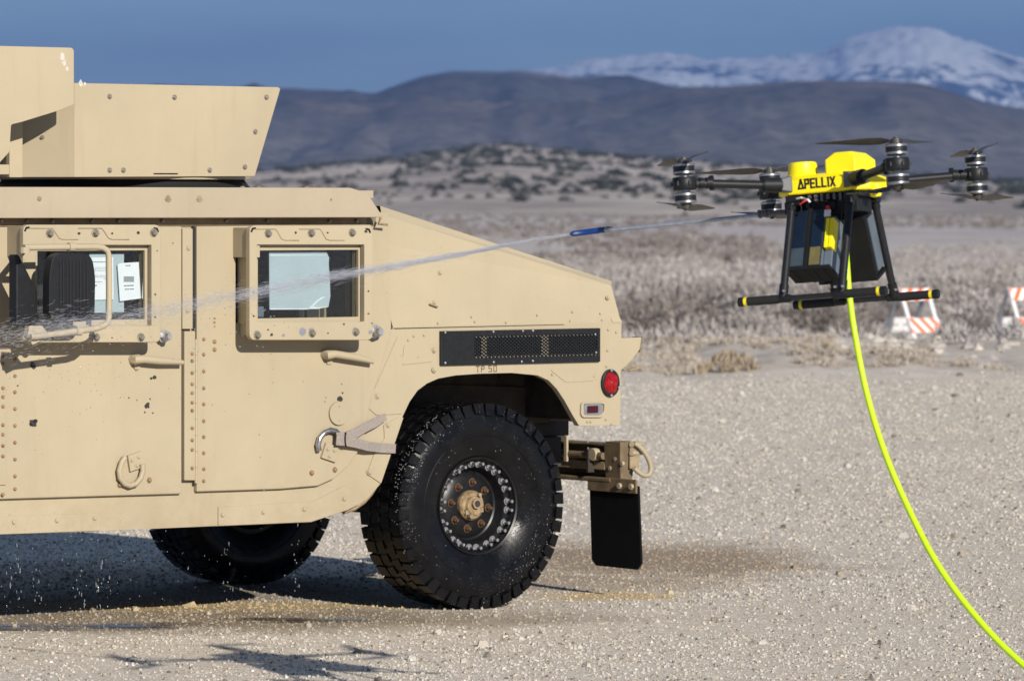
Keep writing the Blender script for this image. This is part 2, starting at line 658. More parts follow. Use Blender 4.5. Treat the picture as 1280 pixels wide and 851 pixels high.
def soil_stains(a, P, g, n_m):
    """damp and scuffed patches of the lot: brown where wheels dug, dark where the wash water ran, yellow mud"""
    def blob(cx, cy, rx, ry, rot=0.0, wob=0.5, sc=1.6):
        mp = a.n('ShaderNodeMapping')
        mp.vector_type = 'TEXTURE'
        mp.inputs['Location'].default_value = (cx, cy, 0)
        mp.inputs['Rotation'].default_value = (0, 0, rot)
        mp.inputs['Scale'].default_value = (rx, ry, 1000)
        a.l(P, mp.inputs['Vector'])
        ln = a.n('ShaderNodeVectorMath')
        ln.operation = 'LENGTH'
        a.l(mp.outputs[0], ln.inputs[0])
        v = a.math('ADD', ln.outputs['Value'], a.math('MULTIPLY', a.math('SUBTRACT', a.noise(sc, 6, 0.7), 0.5), wob * 2))
        return a.ramp(v, [(0.45, (1, 1, 1)), (1.0, (0, 0, 0))])
    dig = blob(0.72, 25.7, 1.15, 1.7, 0.1, 0.75, 2.2)
    g = a.mix(a.math('MULTIPLY', dig, 0.75), g, a.mix(n_m, (0.17, 0.115, 0.065, 1), (0.30, 0.215, 0.135, 1)))
    dig2 = blob(0.35, 24.1, 0.9, 0.7, 0.0, 0.8, 2.6)
    g = a.mix(a.math('MULTIPLY', dig2, 0.5), g, a.mix(n_m, (0.20, 0.14, 0.08, 1), (0.34, 0.25, 0.155, 1)))
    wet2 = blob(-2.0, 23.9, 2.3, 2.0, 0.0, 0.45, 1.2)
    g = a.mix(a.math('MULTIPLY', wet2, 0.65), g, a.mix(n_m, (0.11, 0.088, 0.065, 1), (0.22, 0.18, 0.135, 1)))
    wet = blob(-1.35, 22.05, 2.1, 0.85, 0.05, 0.55, 1.8)
    g = a.mix(a.math('MULTIPLY', wet, 0.68), g, a.mix(n_m, (0.11, 0.078, 0.040, 1), (0.26, 0.19, 0.10, 1)))
    stain = blob(0.47, 23.35, 0.42, 0.30, -0.1, 0.9, 5.0)
    g = a.mix(a.math('MULTIPLY', stain, 0.6), g, (0.50, 0.34, 0.12, 1))
    stain2 = blob(-1.5, 22.75, 1.6, 0.34, 0.03, 0.9, 4.0)
    g = a.mix(a.math('MULTIPLY', stain2, 0.6), g, (0.44, 0.32, 0.14, 1))
    return g, wet


def build_ground():
    a1 = np.radians(np.linspace(-9, 9, 301))
    a2 = np.radians(np.linspace(9, 351, 230)[1:-1])
    az = np.concatenate([a1, a2])
    rad = np.concatenate([np.linspace(2, 13, 12)[:-1], np.geomspace(13, 30, 60)[:-1], np.geomspace(30, 160, 130)[:-1],
                          np.geomspace(160, 3000, 70)[:-1], np.geomspace(3000, 23400, 15)])
    A, Rr = np.meshgrid(az, rad)
    X, Y = np.sin(A) * Rr, np.cos(A) * Rr
    Z = ground_z(X, Y)
    nr, na = X.shape
    V = np.stack([X, Y, Z], -1).reshape(-1, 3)
    V = np.concatenate([V, [[0, 0, 0]]])
    i, j = np.meshgrid(np.arange(nr - 1), np.arange(na), indexing='ij')
    j2 = (j + 1) % na
    Q = np.stack([i * na + j, i * na + j2, (i + 1) * na + j2, (i + 1) * na + j], -1).reshape(-1, 4)[:, ::-1]
    c = len(V) - 1
    tri = np.array([[c, (k + 1) % na, k, k] for k in range(na)])
    a = Mat('ground_earth')
    P = a.tc.outputs['Object']
    sep = a.n('ShaderNodeSeparateXYZ')
    a.l(P, sep.inputs[0])
    # gravel
    n_f = a.noise(150, 6, 0.75)
    n_m = a.noise(22, 6, 0.7)
    n_l = a.noise(0.55, 5, 0.6)
    vor = a.n('ShaderNodeTexVoronoi')
    vor.inputs['Scale'].default_value = 62
    a.l(P, vor.inputs['Vector'])
    vs = a.n('ShaderNodeSeparateColor')
    a.l(vor.outputs['Color'], vs.inputs[0])
    g = a.ramp(n_f, [(0.32, (0.40, 0.33, 0.245)), (0.5, (0.70, 0.605, 0.48)), (0.70, (0.80, 0.72, 0.60))])
    g2 = a.ramp(vs.outputs[0], [(0.05, (0.30, 0.25, 0.195)), (0.25, (0.57, 0.49, 0.385)), (0.6, (0.69, 0.605, 0.49)), (0.85, (0.68, 0.64, 0.58)), (0.97, (0.80, 0.75, 0.65))])
    g = a.mix(0.62, g, g2)
    g = a.mix(a.ramp(n_m, [(0.40, (0, 0, 0)), (0.75, (0.55, 0.55, 0.55))]), g, (0.54, 0.465, 0.37, 1))
    g = a.mix(a.ramp(n_l, [(0.42, (0, 0, 0)), (0.66, (0.35, 0.35, 0.35))]), g, (0.66, 0.60, 0.515, 1))
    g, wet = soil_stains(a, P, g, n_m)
    # desert earth beyond the lot
    e1 = a.noise(0.35, 6, 0.65, stretch=(1, 0.5, 1))
    e2 = a.noise(3.0, 5, 0.65)
    e = a.ramp(e1, [(0.32, (0.44, 0.385, 0.325)), (0.5, (0.58, 0.52, 0.45)), (0.66, (0.72, 0.665, 0.59))])
    e = a.mix(a.ramp(e2, [(0.42, (0, 0, 0)), (0.7, (0.55, 0.55, 0.55))]), e, (0.24, 0.205, 0.17, 1))
    # far plain: sage and bare ground run together in long bands
    p1 = a.noise(0.022, 6, 0.65, stretch=(1, 0.16, 1))
    p2 = a.noise(0.35, 6, 0.75, stretch=(1, 0.12, 1))
    p = a.ramp(p1, [(0.34, (0.42, 0.375, 0.355)), (0.5, (0.50, 0.455, 0.435)), (0.64, (0.58, 0.53, 0.51))])
    p = a.mix(a.ramp(p2, [(0.45, (0, 0, 0)), (0.68, (0.55, 0.55, 0.55))]), p, (0.26, 0.24, 0.23, 1))
    wav = a.math('MULTIPLY', a.math('SUBTRACT', a.noise(0.5, 4, 0.6), 0.5), 3.0)
    yy = a.math('ADD', sep.outputs['Y'], wav)
    f1 = a.ramp(a.math('DIVIDE', yy, 120.0), [(51.0 / 120, (0, 0, 0)), (53.2 / 120, (1, 1, 1))])
    f2 = a.ramp(a.math('DIVIDE', yy, 600.0), [(180 / 600, (0, 0, 0)), (420 / 600, (1, 1, 1))])
    a.col(a.mix(f2, a.mix(f1, g, e), p))
    a.set(Roughness=a.math('SUBTRACT', 0.93, a.math('MULTIPLY', wet, 0.35)))
    a.b.inputs['Specular IOR Level'].default_value = 0.25
    hh = a.math('ADD', a.math('MULTIPLY', n_f, 0.5), a.math('ADD', a.math('MULTIPLY', n_m, 0.8), a.math('MULTIPLY', a.math('SUBTRACT', 0.7, vor.outputs['Distance']), 0.55)))
    a.bump(hh, 0.55, 0.012)
    M['ground_earth'] = a.m
    F4 = Q
    o = big_mesh('ground', V, F4, 'ground_earth', smooth=True)
    tag(o, 'pale gravel lot running out into desert sagebrush plain', None, None, 'structure')
    return o


build_ground()


# ------------------------------------------------------------------ hills and mountains
def range_mesh(name, label, prof, d0, dc, d1, mat, amp, seed, wl, az_lim=13.0, na=420, nd=70, ridge=0.0, zoff=-2.0):
    """a real height field: base at d0, crest line at dc, back slope to d1"""
    az = np.linspace(-math.tan(R(az_lim)), math.tan(R(az_lim)), na)
    px = 640 + az * F_PX
    crest = CAM_H + (HOR - np.interp(px, [p[0] for p in prof], [p[1] for p in prof])) / F_PX * dc
    dep = np.concatenate([np.linspace(d0, dc, nd), np.linspace(dc, d1, 14)[1:]])
    A, Dp = np.meshgrid(az, dep)
    X, Y = A * Dp, Dp
    t = np.where(Dp <= dc, (Dp - d0) / (dc - d0), 1 - (Dp - dc) / (d1 - dc))
    prof_t = np.where(Dp <= dc, t * t * (3 - 2 * t) * 0.55 + t * 0.45, t)
    H = crest[None, :] * prof_t
    nz = fbm(X / wl, Y / wl, 6, seed) - 0.5
    gul = fbm(X / (wl * 0.45), Y / (wl * 1.6), 5, seed + 7, ridge=True) - 0.55
    env = np.clip(t * 1.5, 0, 1) * (1 - (0.95 * np.clip((t - 0.35) / 0.45, 0, 1) if amp > 200 else 0.98 * np.clip((t - 0.4) / 0.5, 0, 1)))
    H = H + env * (amp * nz + amp * ridge * gul)
    H = H + (fbm(px[None, :] / 26.0 + 0 * Dp, Dp / wl, 4, seed + 3) - 0.5) * amp * (0.02 if amp > 200 else 0.03) * np.clip(t, 0, 1) + ((fbm(px[None, :] / 9.0 + 0 * Dp, Dp / 400.0, 3, seed + 5) - 0.5) * 20.0 * np.clip(t, 0, 1) if amp > 200 else 0)
    Z = H + zoff * (1 - np.clip(t * 6, 0, 1))
    V = np.stack([X, Y, Z], -1).reshape(-1, 3)
    nr, nc = X.shape
    i, j = np.meshgrid(np.arange(nr - 1), np.arange(nc - 1), indexing='ij')
    Q = np.stack([i * nc + j, i * nc + j + 1, (i + 1) * nc + j + 1, (i + 1) * nc + j], -1).reshape(-1, 4)
    o = big_mesh(name, V, Q, mat, smooth=True)
    tag(o, label, None, None, 'structure')
    return o, X, Y, Z


def hill_mats():
    a = Mat('foothill_earth')
    n1 = a.noise(0.012, 6, 0.62)
    n2 = a.noise(0.09, 5, 0.65)
    c = a.ramp(n1, [(0.34, (0.25, 0.22, 0.20)), (0.50, (0.40, 0.355, 0.32)), (0.64, (0.52, 0.465, 0.41))])
    c = a.mix(a.ramp(n2, [(0.48, (0, 0, 0)), (0.66, (0.6, 0.6, 0.6))]), c, (0.17, 0.155, 0.145, 1))
    a.col(c)
    a.set(Roughness=1.0)
    a.b.inputs['Specular IOR Level'].default_value = 0.0
    M['foothill_earth'] = a.m
    a = Mat('dark_hill_earth')
    n1 = a.noise(0.0016, 6, 0.62, stretch=(1, 0.5, 3))
    n2 = a.noise(0.008, 6, 0.75)
    n3 = a.noise(0.035, 5, 0.7)
    sep = a.n('ShaderNodeSeparateXYZ')
    a.l(a.tc.outputs['Object'], sep.inputs[0])
    # low slopes: pale sage flats; higher up: dark lava rock and brush
    lowf = a.math('ADD', a.math('DIVIDE', sep.outputs['Z'], 175.0), a.math('MULTIPLY', a.math('SUBTRACT', n1, 0.5), 2.2))
    c = a.ramp(n1, [(0.36, (0.034, 0.034, 0.032)), (0.48, (0.075, 0.068, 0.062)), (0.58, (0.135, 0.115, 0.098)), (0.68, (0.28, 0.235, 0.195))])
    lo = a.ramp(n2, [(0.38, (0.11, 0.105, 0.10)), (0.52, (0.19, 0.175, 0.165)), (0.66, (0.32, 0.29, 0.26))])
    c = a.mix(a.ramp(lowf, [(0.25, (0, 0, 0)), (0.95, (1, 1, 1))]), lo, c)
    c = a.mix(a.ramp(n2, [(0.46, (0, 0, 0)), (0.64, (0.6, 0.6, 0.6))]), c, (0.022, 0.024, 0.024, 1))
    c = a.mix(a.ramp(n3, [(0.48, (0, 0, 0)), (0.62, (0.55, 0.55, 0.55))]), c, (0.026, 0.030, 0.028, 1))
    a.col(c)
    a.set(Roughness=1.0)
    a.b.inputs['Specular IOR Level'].default_value = 0.0
    M['dark_hill_earth'] = a.m
    a = Mat('snow_rock_shade')
    sep = a.n('ShaderNodeSeparateXYZ')
    a.l(a.tc.outputs['Object'], sep.inputs[0])
    n1 = a.noise(0.0030, 6, 0.62, stretch=(1, 0.35, 0.8))
    n2 = a.noise(0.012, 5, 0.65, stretch=(1, 0.5, 0.5))
    alt = a.math('MULTIPLY_ADD', a.math('DIVIDE', sep.outputs['Z'], 750.0), 0.30, -0.165)
    f = a.math('ADD', a.math('ADD', a.math('MULTIPLY', n1, 0.62), a.math('MULTIPLY', n2, 0.55)), alt)
    a.col(a.ramp(f, [(0.505, (0.02, 0.024, 0.032)), (0.56, (0.10, 0.115, 0.14)), (0.60, (0.82, 0.84, 0.87))]))  # dark patches: bare rock, plus mountain shade put into the colour
    a.set(Roughness=0.9)
    M['snow_rock_shade'] = a.m


hill_mats()
_, FX, FY, FZ = range_mesh(
    'foothill', 'low pale foothill dotted with junipers, in front of the dark hills',
    [(-2500, 232), (-600, 226), (0, 222), (250, 219), (330, 215), (420, 206), (500, 198), (560, 189), (610, 181), (650, 183),
     (700, 188), (760, 193), (830, 199), (900, 205), (1000, 212), (1100, 219), (1280, 227), (2200, 230), (4000, 236)],
    1050, 2500, 4200, 'foothill_earth', 9.0, 5, 160.0, na=460, nd=90, ridge=0.6)
range_mesh(
    'dark_hill', 'long dark hill with a flat rounded top, left of the snowy mountain',
    [(-2500, 150), (-900, 128), (-300, 120), (0, 116), (200, 110), (330, 109), (400, 112), (468, 118), (500, 106), (530, 96), (570, 88.5),
     (620, 89), (650, 88), (680, 92.5), (720, 97), (770, 94), (800, 98), (850, 110), (900, 122), (1000, 140), (1100, 155), (1300, 175), (2200, 200), (4000, 215)],
    4300, 8200, 11500, 'dark_hill_earth', 120.0, 23, 800.0, na=560, nd=110, ridge=1.3)
range_mesh(
    'dark_hill', 'dark brown hill ridge on the right, below the snowy mountain',
    [(-2500, 215), (300, 195), (600, 160), (740, 125), (800, 114), (850, 109.5), (880, 110), (920, 108), (980, 103), (1030, 101), (1100, 102), (1150, 104.5),
     (1180, 112), (1220, 125), (1260, 134), (1300, 139), (1500, 150), (2200, 160), (4000, 190)],
    3900, 6600, 9500, 'dark_hill_earth', 90.0, 61, 700.0, na=560, nd=100, ridge=1.3)
range_mesh(
    'snowy_mountain', 'distant snow covered mountain range rising to a broad white summit',
    [(-2500, 160), (-600, 140), (200, 130), (500, 118), (640, 92), (700, 84), (740, 74), (770, 72), (800, 70), (830, 66), (860, 70), (890, 76),
     (930, 73), (965, 71), (1000, 69), (1025, 66), (1045, 58), (1062, 47), (1085, 42), (1105, 37), (1130, 34), (1155, 35), (1172, 38), (1200, 48),
     (1225, 54), (1240, 60), (1280, 74), (1400, 95), (1700, 120), (2600, 140), (4000, 165)],
    14000, 20000, 22800, 'snow_rock_shade', 300.0, 91, 1100.0, na=620, nd=110, ridge=1.0)


# ------------------------------------------------------------------ scattered plants
def clump(seed, n, hw, hh, leaf, up=0.5, flat=0.0):
    """a bush: many small leaf or twig faces through its volume. returns V,F (triangles)"""
    r = np.random.default_rng(seed)
    V, Fc = [], []
    for k in range(n):
        th, ph = r.uniform(0, 2 * math.pi), math.acos(r.uniform(0, 1))
        rad = r.uniform(0.35, 1.0) ** 0.5 * (0.75 + 0.25 * math.sin(3 * th + seed) + 0.12 * math.sin(7 * th + 2 * seed))
        p = np.array([hw * rad * math.sin(ph) * math.cos(th), hw * rad * math.sin(ph) * math.sin(th), hh * (0.06 + 0.94 * rad * math.cos(ph))])
        d = np.array([p[0] / hw, p[1] / hw, up + p[2] / hh]) + r.normal(0, 0.45, 3)
        d /= np.linalg.norm(d)
        s = np.cross(d, r.normal(0, 1, 3))
        s /= np.linalg.norm(s)
        L = leaf * r.uniform(0.6, 1.4)
        w = L * r.uniform(0.22, 0.5)
        b = len(V)
        V += [p - s * w * 0.5, p + s * w * 0.5, p + d * L]
        Fc.append((b, b + 1, b + 2))
    return np.array(V), np.array(Fc)


def scatter(name, protos, X, Y, Z, S, mats, midx=None, sz=None):
    Vs, Fs, Ms = [], [], []
    off = 0
    rot = RNG.uniform(0, 2 * math.pi, len(X))
    for i in range(len(X)):
        V, Fc = protos[i % len(protos)]
        c, s = math.cos(rot[i]), math.sin(rot[i])
        k = S[i]
        kz = k if sz is None else k * sz[i]
        W = np.stack([(V[:, 0] * c - V[:, 1] * s) * k + X[i], (V[:, 0] * s + V[:, 1] * c) * k + Y[i], V[:, 2] * kz + Z[i]], -1)
        Vs.append(W)
        Fs.append(Fc + off)
        off += len(V)
    return big_mesh(name, np.concatenate(Vs), np.concatenate(Fs), mats)


def plant_mat(name, lo, mid, hi, rough=0.9):
    a = Mat(name)
    gm = a.n('ShaderNodeNewGeometry')
    oi = a.n('ShaderNodeObjectInfo')
    v = a.math('FRACT', a.math('ADD', gm.outputs['Random Per Island'], a.math('MULTIPLY', oi.outputs['Random'], 0.37)))
    n = a.noise(0.25, 3, 0.5, vec=gm.outputs['Position'])
    c = a.ramp(v, [(0.0, lo), (0.5, mid), (1.0, hi)])
    n2 = a.noise(0.06, 3, 0.6, vec=gm.outputs['Position'])
    c = a.mix(a.ramp(n, [(0.38, (0, 0, 0)), (0.62, (0.6, 0.6, 0.6))]), c, (mid[0] * 0.78, mid[1] * 0.74, mid[2] * 0.70, 1))
    c = a.mix(a.ramp(n2, [(0.40, (0, 0, 0)), (0.62, (0.6, 0.6, 0.6))]), c, (mid[0] * 0.62, mid[1] * 0.60, mid[2] * 0.58, 1))
    c = a.mix(a.math('MULTIPLY', oi.outputs['Random'], 0.45), c, (mid[0] * 0.85, mid[1] * 0.78, mid[2] * 0.70, 1))
    a.col(c)
    a.set(Roughness=rough)
    a.b.inputs['Specular IOR Level'].default_value = 0.1
    M[name] = a.m


plant_mat('sage_leaf', (0.26, 0.245, 0.24), (0.42, 0.40, 0.395), (0.54, 0.52, 0.515))
plant_mat('sage_dark', (0.15, 0.135, 0.125), (0.25, 0.23, 0.22), (0.36, 0.335, 0.325))
plant_mat('dry_grass', (0.30, 0.24, 0.175), (0.44, 0.37, 0.28), (0.56, 0.49, 0.39))
plant_mat('pale_brush', (0.34, 0.30, 0.25), (0.50, 0.455, 0.40), (0.66, 0.62, 0.56))
plant_mat('juniper_leaf', (0.03, 0.036, 0.030), (0.055, 0.062, 0.048), (0.085, 0.09, 0.065))


def frame_xy(n, d0, d1, half=0.112, power=1.0):
    d = d0 + (d1 - d0) * RNG.uniform(0, 1, n) ** power
    k = RNG.uniform(-half, half, n)
    return k * d, d


def build_plants():
    # sagebrush nearest the lot: every bush its own object
    meshes = []
    for s in range(6):
        V, Fc = clump(100 + s, 1300, 0.80, 0.78, 0.095)
        me_o = big_mesh('sagebrush', V, Fc, ['sage_leaf', 'sage_dark'][s % 2])
        meshes.append(me_o.data)
        bpy.data.objects.remove(me_o)
    cnt = 0
    spots = []
    while len(spots) < 300:
        d = 86 + 64 * random.random() ** 1.1
        k = random.uniform(-0.028, 0.125)
        px = 640 + k * F_PX
        x = k * d
        dens = vnoise(np.array([x * 0.11]), np.array([d * 0.05]), 77)[0]
        if dens < 0.47 + 0.20 * (d < 95):
            continue
        if d < 100 and (1075 < px < 1205 or px > 1225):
            continue
        spots.append((d, x))
    for d, x in sorted(spots):
        o = bpy.data.objects.new('sagebrush', random.choice(meshes))
        s = random.choice((0.35, 0.5, 0.6, 0.8, 1.25)) * random.uniform(0.85, 1.15)
        o.scale = (s * random.uniform(0.9, 1.3), s * random.uniform(0.9, 1.3), s * random.uniform(0.75, 1.05))
        o.rotation_euler = (0, 0, random.uniform(0, 6.28))
        o.location = (x, d, float(ground_z(x, d)) - 0.03)
        COL.objects.link(o)
        tag(o, 'grey leafless sagebrush bush standing in the brush belt beyond the gravel lot', 'bush', 'sagebrush bushes beyond the lot')
    # the belt beyond, running together into one mass
    pr = [clump(300 + s, 230, 0.9, 0.75, 0.17) for s in range(6)]
    X, Y = frame_xy(2300, 142, 480, 0.125, 1.9)
    keep = vnoise(X * 0.05, Y * 0.012, 5) > 0.47 + 0.12 * np.clip((Y - 170) / 200, 0, 1)
    X, Y = X[keep], Y[keep]
    o = scatter('sagebrush_belt', pr, X, Y, ground_z(X, Y), RNG.uniform(0.5, 1.15, len(X)) * np.interp(Y, [150, 330], [1, 0.55]), 'sage_leaf')
    tag(o, 'grey sagebrush covering the plain beyond the gravel lot', None, None, 'stuff')
    X, Y = frame_xy(6500, 230, 1500, 0.125, 1.5)
    keep = fbm(X * 0.03, Y * 0.006, 3, 8) > 0.42
    X, Y = X[keep], Y[keep]
    pr = [clump(330 + s, 30, 1.3, 0.7, 0.65) for s in range(6)]
    o = scatter('far_sagebrush', pr, X, Y, ground_z(X, Y), RNG.uniform(0.25, 0.7, len(X)), 'sage_dark')
    tag(o, 'low sagebrush speckling the far plain below the hills', None, None, 'stuff')
    # pale brush, dry grass along the edge of the lot
    pr = [clump(400 + s, 150, 0.34, 0.22, 0.085, 0.9) for s in range(5)]
    X, Y = frame_xy(2600, 53.0, 66, 0.12, 1.5)
    keep = (X > 0.5) & (vnoise(X * 0.8, Y * 0.22, 15) > 0.30) & ~((Y > 56.0) & (X / Y > 0.066))
    X, Y = X[keep], Y[keep]
    o = scatter('pale_brush', pr, X, Y, ground_z(X, Y) - 0.02, RNG.uniform(0.15, 0.5, len(X)), 'pale_brush')
    tag(o, 'whitish dry brush along the far edge of the gravel lot', None, None, 'stuff')
    pr = [clump(440 + s, 70, 0.16, 0.30, 0.17, 2.2) for s in range(5)]
    X, Y = frame_xy(1100, 52.6, 55.5, 0.12, 1.0)
    keep = ((X > 4.9) & (vnoise(X * 1.1, Y * 0.4, 18) > 0.40)) | ((X > 1.2) & (vnoise(X * 0.9, Y * 0.3, 19) > 0.76))
    X, Y = X[keep], Y[keep]
    o = scatter('dry_grass', pr, X, Y, ground_z(X, Y) - 0.02, RNG.uniform(0.15, 0.42, len(X)), 'dry_grass')
    tag(o, 'tufts of brown dry grass along the lot edge', None, None, 'stuff')
    pr = [clump(470 + s, 70, 0.45, 0.30, 0.16, 0.8) for s in range(5)]
    X, Y = frame_xy(1100, 58, 90, 0.12, 1.0)
    keep = (vnoise(X * 0.35, Y * 0.12, 29) > 0.50) & ~((Y > 62) & (X / Y > 0.068))
    X, Y = X[keep], Y[keep]
    o = scatter('low_scrub', pr, X, Y, ground_z(X, Y) - 0.02, RNG.uniform(0.3, 0.8, len(X)), 'sage_leaf')
    tag(o, 'low grey scrub on the rough ground beyond the lot', None, None, 'stuff')
    # clods and stones on the rough ground
    pr = []
    for s in range(5):
        r = np.random.default_rng(900 + s)
        bm = bmesh.new()
        bmesh.ops.create_icosphere(bm, subdivisions=1, radius=0.5)
        V = np.array([v.co[:] for v in bm.verts]) * r.uniform(0.6, 1.2, (len(bm.verts), 1))
        V[:, 2] *= 0.6
        pr.append((V, np.array([[v.index for v in f.verts] for f in bm.faces])))
        bm.free()
    X, Y = frame_xy(3600, 54, 88, 0.12, 1.0)
    keep = (X > 1.0) & (vnoise(X * 0.5, Y * 0.16, 39) > 0.36)
    X, Y = X[keep], Y[keep]
    o = scatter('clods', pr, X, Y, ground_z(X, Y), RNG.uniform(0.05, 0.30, len(X)) ** 1.5 * 1.6, 'clod')
    tag(o, 'grey stones and earth clods heaped beyond the lot edge', None, None, 'stuff')
    # junipers on the foothill: one object each
    jm = []
    for s in range(5):
        V, Fc = clump(500 + s, 120, 2.3, 2.9, 1.1, 0.4)
        me_o = big_mesh('juniper', V, Fc, 'juniper_leaf')
        jm.append(me_o.data)
        bpy.data.objects.remove(me_o)
    tries = 0
    nr, nc = FX.shape
    spots = []
    while len(spots) < 1500 and tries < 200000:
        tries += 1
        i, j = random.randrange(4, 90), random.randrange(0, nc)
        x, y, z = FX[i, j], FY[i, j], FZ[i, j]
        px = 640 + x / y * F_PX
        py = HOR - (z - CAM_H) / y * F_PX
        if not 300 < px < 1330:
            continue
        w = np.interp(py, [185, 215, 235, 250, 256], [1.0, 0.95, 0.6, 0.15, 0.02])
        w *= 0.22 + 0.78 * (vnoise(np.array([x * 0.010]), np.array([y * 0.005]), 66)[0] > 0.47)
        if random.random() > w * 0.8:
            continue
        s = random.choice((0.35, 0.45, 0.6, 0.8)) * random.uniform(0.8, 1.25)
        spots.append((s / y, s, x, y, z))
    spots.sort(reverse=True)
    for _, s, x, y, z in spots[:300]:
        o = bpy.data.objects.new('juniper', random.choice(jm))
        o.scale = (s * random.uniform(0.9, 1.8), s, s * random.uniform(0.7, 1.0))
        o.rotation_euler = (0, 0, random.uniform(0, 6.28))
        o.location = (x, y, z - 0.3)
        COL.objects.link(o)
        tag(o, 'small dark juniper on the pale foothill', 'tree', 'junipers on the foothill')
    rest = np.array([q[1:] for q in spots[300:]])
    pr = [clump(540 + q, 40, 2.6, 2.6, 1.7, 0.4) for q in range(5)]
    o = scatter('juniper_scrub', pr, rest[:, 1], rest[:, 2], rest[:, 3] - 0.3, rest[:, 0], 'juniper_leaf')
    tag(o, 'smaller junipers and dark scrub speckling the foothill', None, None, 'stuff')


simple('clod', (0.42, 0.38, 0.335), 0.95, vary=0.4, scale=1.5)
build_plants()


# ------------------------------------------------------------------ gravel stones on the lot
def build_gravel():
    a = Mat('gravel_stone')
    gm = a.n('ShaderNodeNewGeometry')
    v = gm.outputs['Random Per Island']
    c = a.ramp(v, [(0.0, (0.07, 0.06, 0.05)), (0.12, (0.19, 0.155, 0.115)), (0.25, (0.36, 0.32, 0.265)), (0.5, (0.46, 0.42, 0.36)),
                   (0.66, (0.50, 0.46, 0.395)), (0.80, (0.40, 0.395, 0.385)), (0.95, (0.50, 0.465, 0.41)), (1.0, (0.66, 0.63, 0.58))])
    n = a.noise(70, 3, 0.6)
    c = a.mix(a.math('MULTIPLY', n, 0.35), c, (0.42, 0.37, 0.305, 1))
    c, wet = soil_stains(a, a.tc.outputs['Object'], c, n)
    a.col(c)
    a.set(Roughness=a.math('SUBTRACT', 0.85, a.math('MULTIPLY', wet, 0.35)))
    M['gravel_stone'] = a.m
    pr = []
    for s in range(24):
        r = np.random.default_rng(700 + s)
        V = np.array([(1, 0, 0), (-1, 0, 0), (0, 1, 0), (0, -1, 0), (0, 0, 1), (0, 0, -1)], float)
        # one cut ring gives an angular pebble
        q = 4 if s % 3 else 5
        ring = np.array([(math.cos(t), math.sin(t), 0) for t in np.linspace(0, 2 * math.pi, q + 1)[:-1] + r.uniform(-.25, .25, q)])
        up = ring * r.uniform(0.35, 0.9, (q, 1)) + np.array([0, 0, 1]) * r.uniform(0.5, 1.25, (q, 1)) + r.normal(0, 0.10, 3) * np.array([1, 1, 0])
        lo = ring * r.uniform(0.8, 1.2, (q, 1)) - np.array([0, 0, 0.25])
        V = np.concatenate([up, lo])
        V[:, 0] *= r.uniform(0.75, 1.3)
        V[:, 2] *= r.uniform(0.7, 1.15)
        Fc = [(0, k, k + 1) for k in range(1, q - 1)]
        for i in range(q):
            j = (i + 1) % q
            Fc += [(i, i + q, j + q), (i, j + q, j)]
        pr.append((V, np.array(Fc)))
    def pts(n, d0, d1, half, a):
        d = (d0 ** a + RNG.uniform(0, 1, n) * (d1 ** a - d0 ** a)) ** (1 / a)
        return RNG.uniform(-half, half, n) * d, d
    sets = [pts(185000, 16.5, 52.5, 0.118, 0.25), pts(6000, 13, 16.5, 0.14, 2.0)]
    X = np.concatenate([s[0] for s in sets])
    Y = np.concatenate([s[1] for s in sets])
    S = 0.0026 + 0.0062 * RNG.uniform(0, 1, len(X)) ** 3.0
    S = S * np.interp(Y, [15, 22, 50], [1.0, 1.15, 1.9])
    bigs = RNG.uniform(0, 1, len(X)) < 0.010
    S[bigs] *= RNG.uniform(1.5, 3.0, bigs.sum())
    clus = vnoise(X * 0.7, Y * 0.5, 3)
    keep = RNG.uniform(0, 1, len(X)) < 0.35 + 0.8 * clus
    X, Y, S = X[keep], Y[keep], S[keep]
    o = scatter('gravel', pr, X, Y, ground_z(X, Y) + 0.0, S, 'gravel_stone')
    tag(o, 'loose gravel stones scattered over the lot', None, None, 'stuff')


build_gravel()


# ================================================================== armoured truck
TH = R(37.236)
truck = empty('armored_truck', (-0.7783, 23.461, 0), (0, 0, math.pi + TH))
tag(truck, 'tan armored military truck with a roof gun turret, parked on the gravel', 'truck')
TM = Matrix.Translation(truck.location) @ Euler((0, 0, math.pi + TH)).to_matrix().to_4x4()
TI = TM.inverted()


def P(px, py, Y):                         # truck frame: x forward, y to the near side, z up
    v = measure(TI, px, py, 1, Y)
    return (v.x, v.z)


def PL(pts, Y):
    return [P(a, b, Y) for a, b in pts]


YQ, YD, YW, YR = 1.080, 1.105, 1.245, 1.165


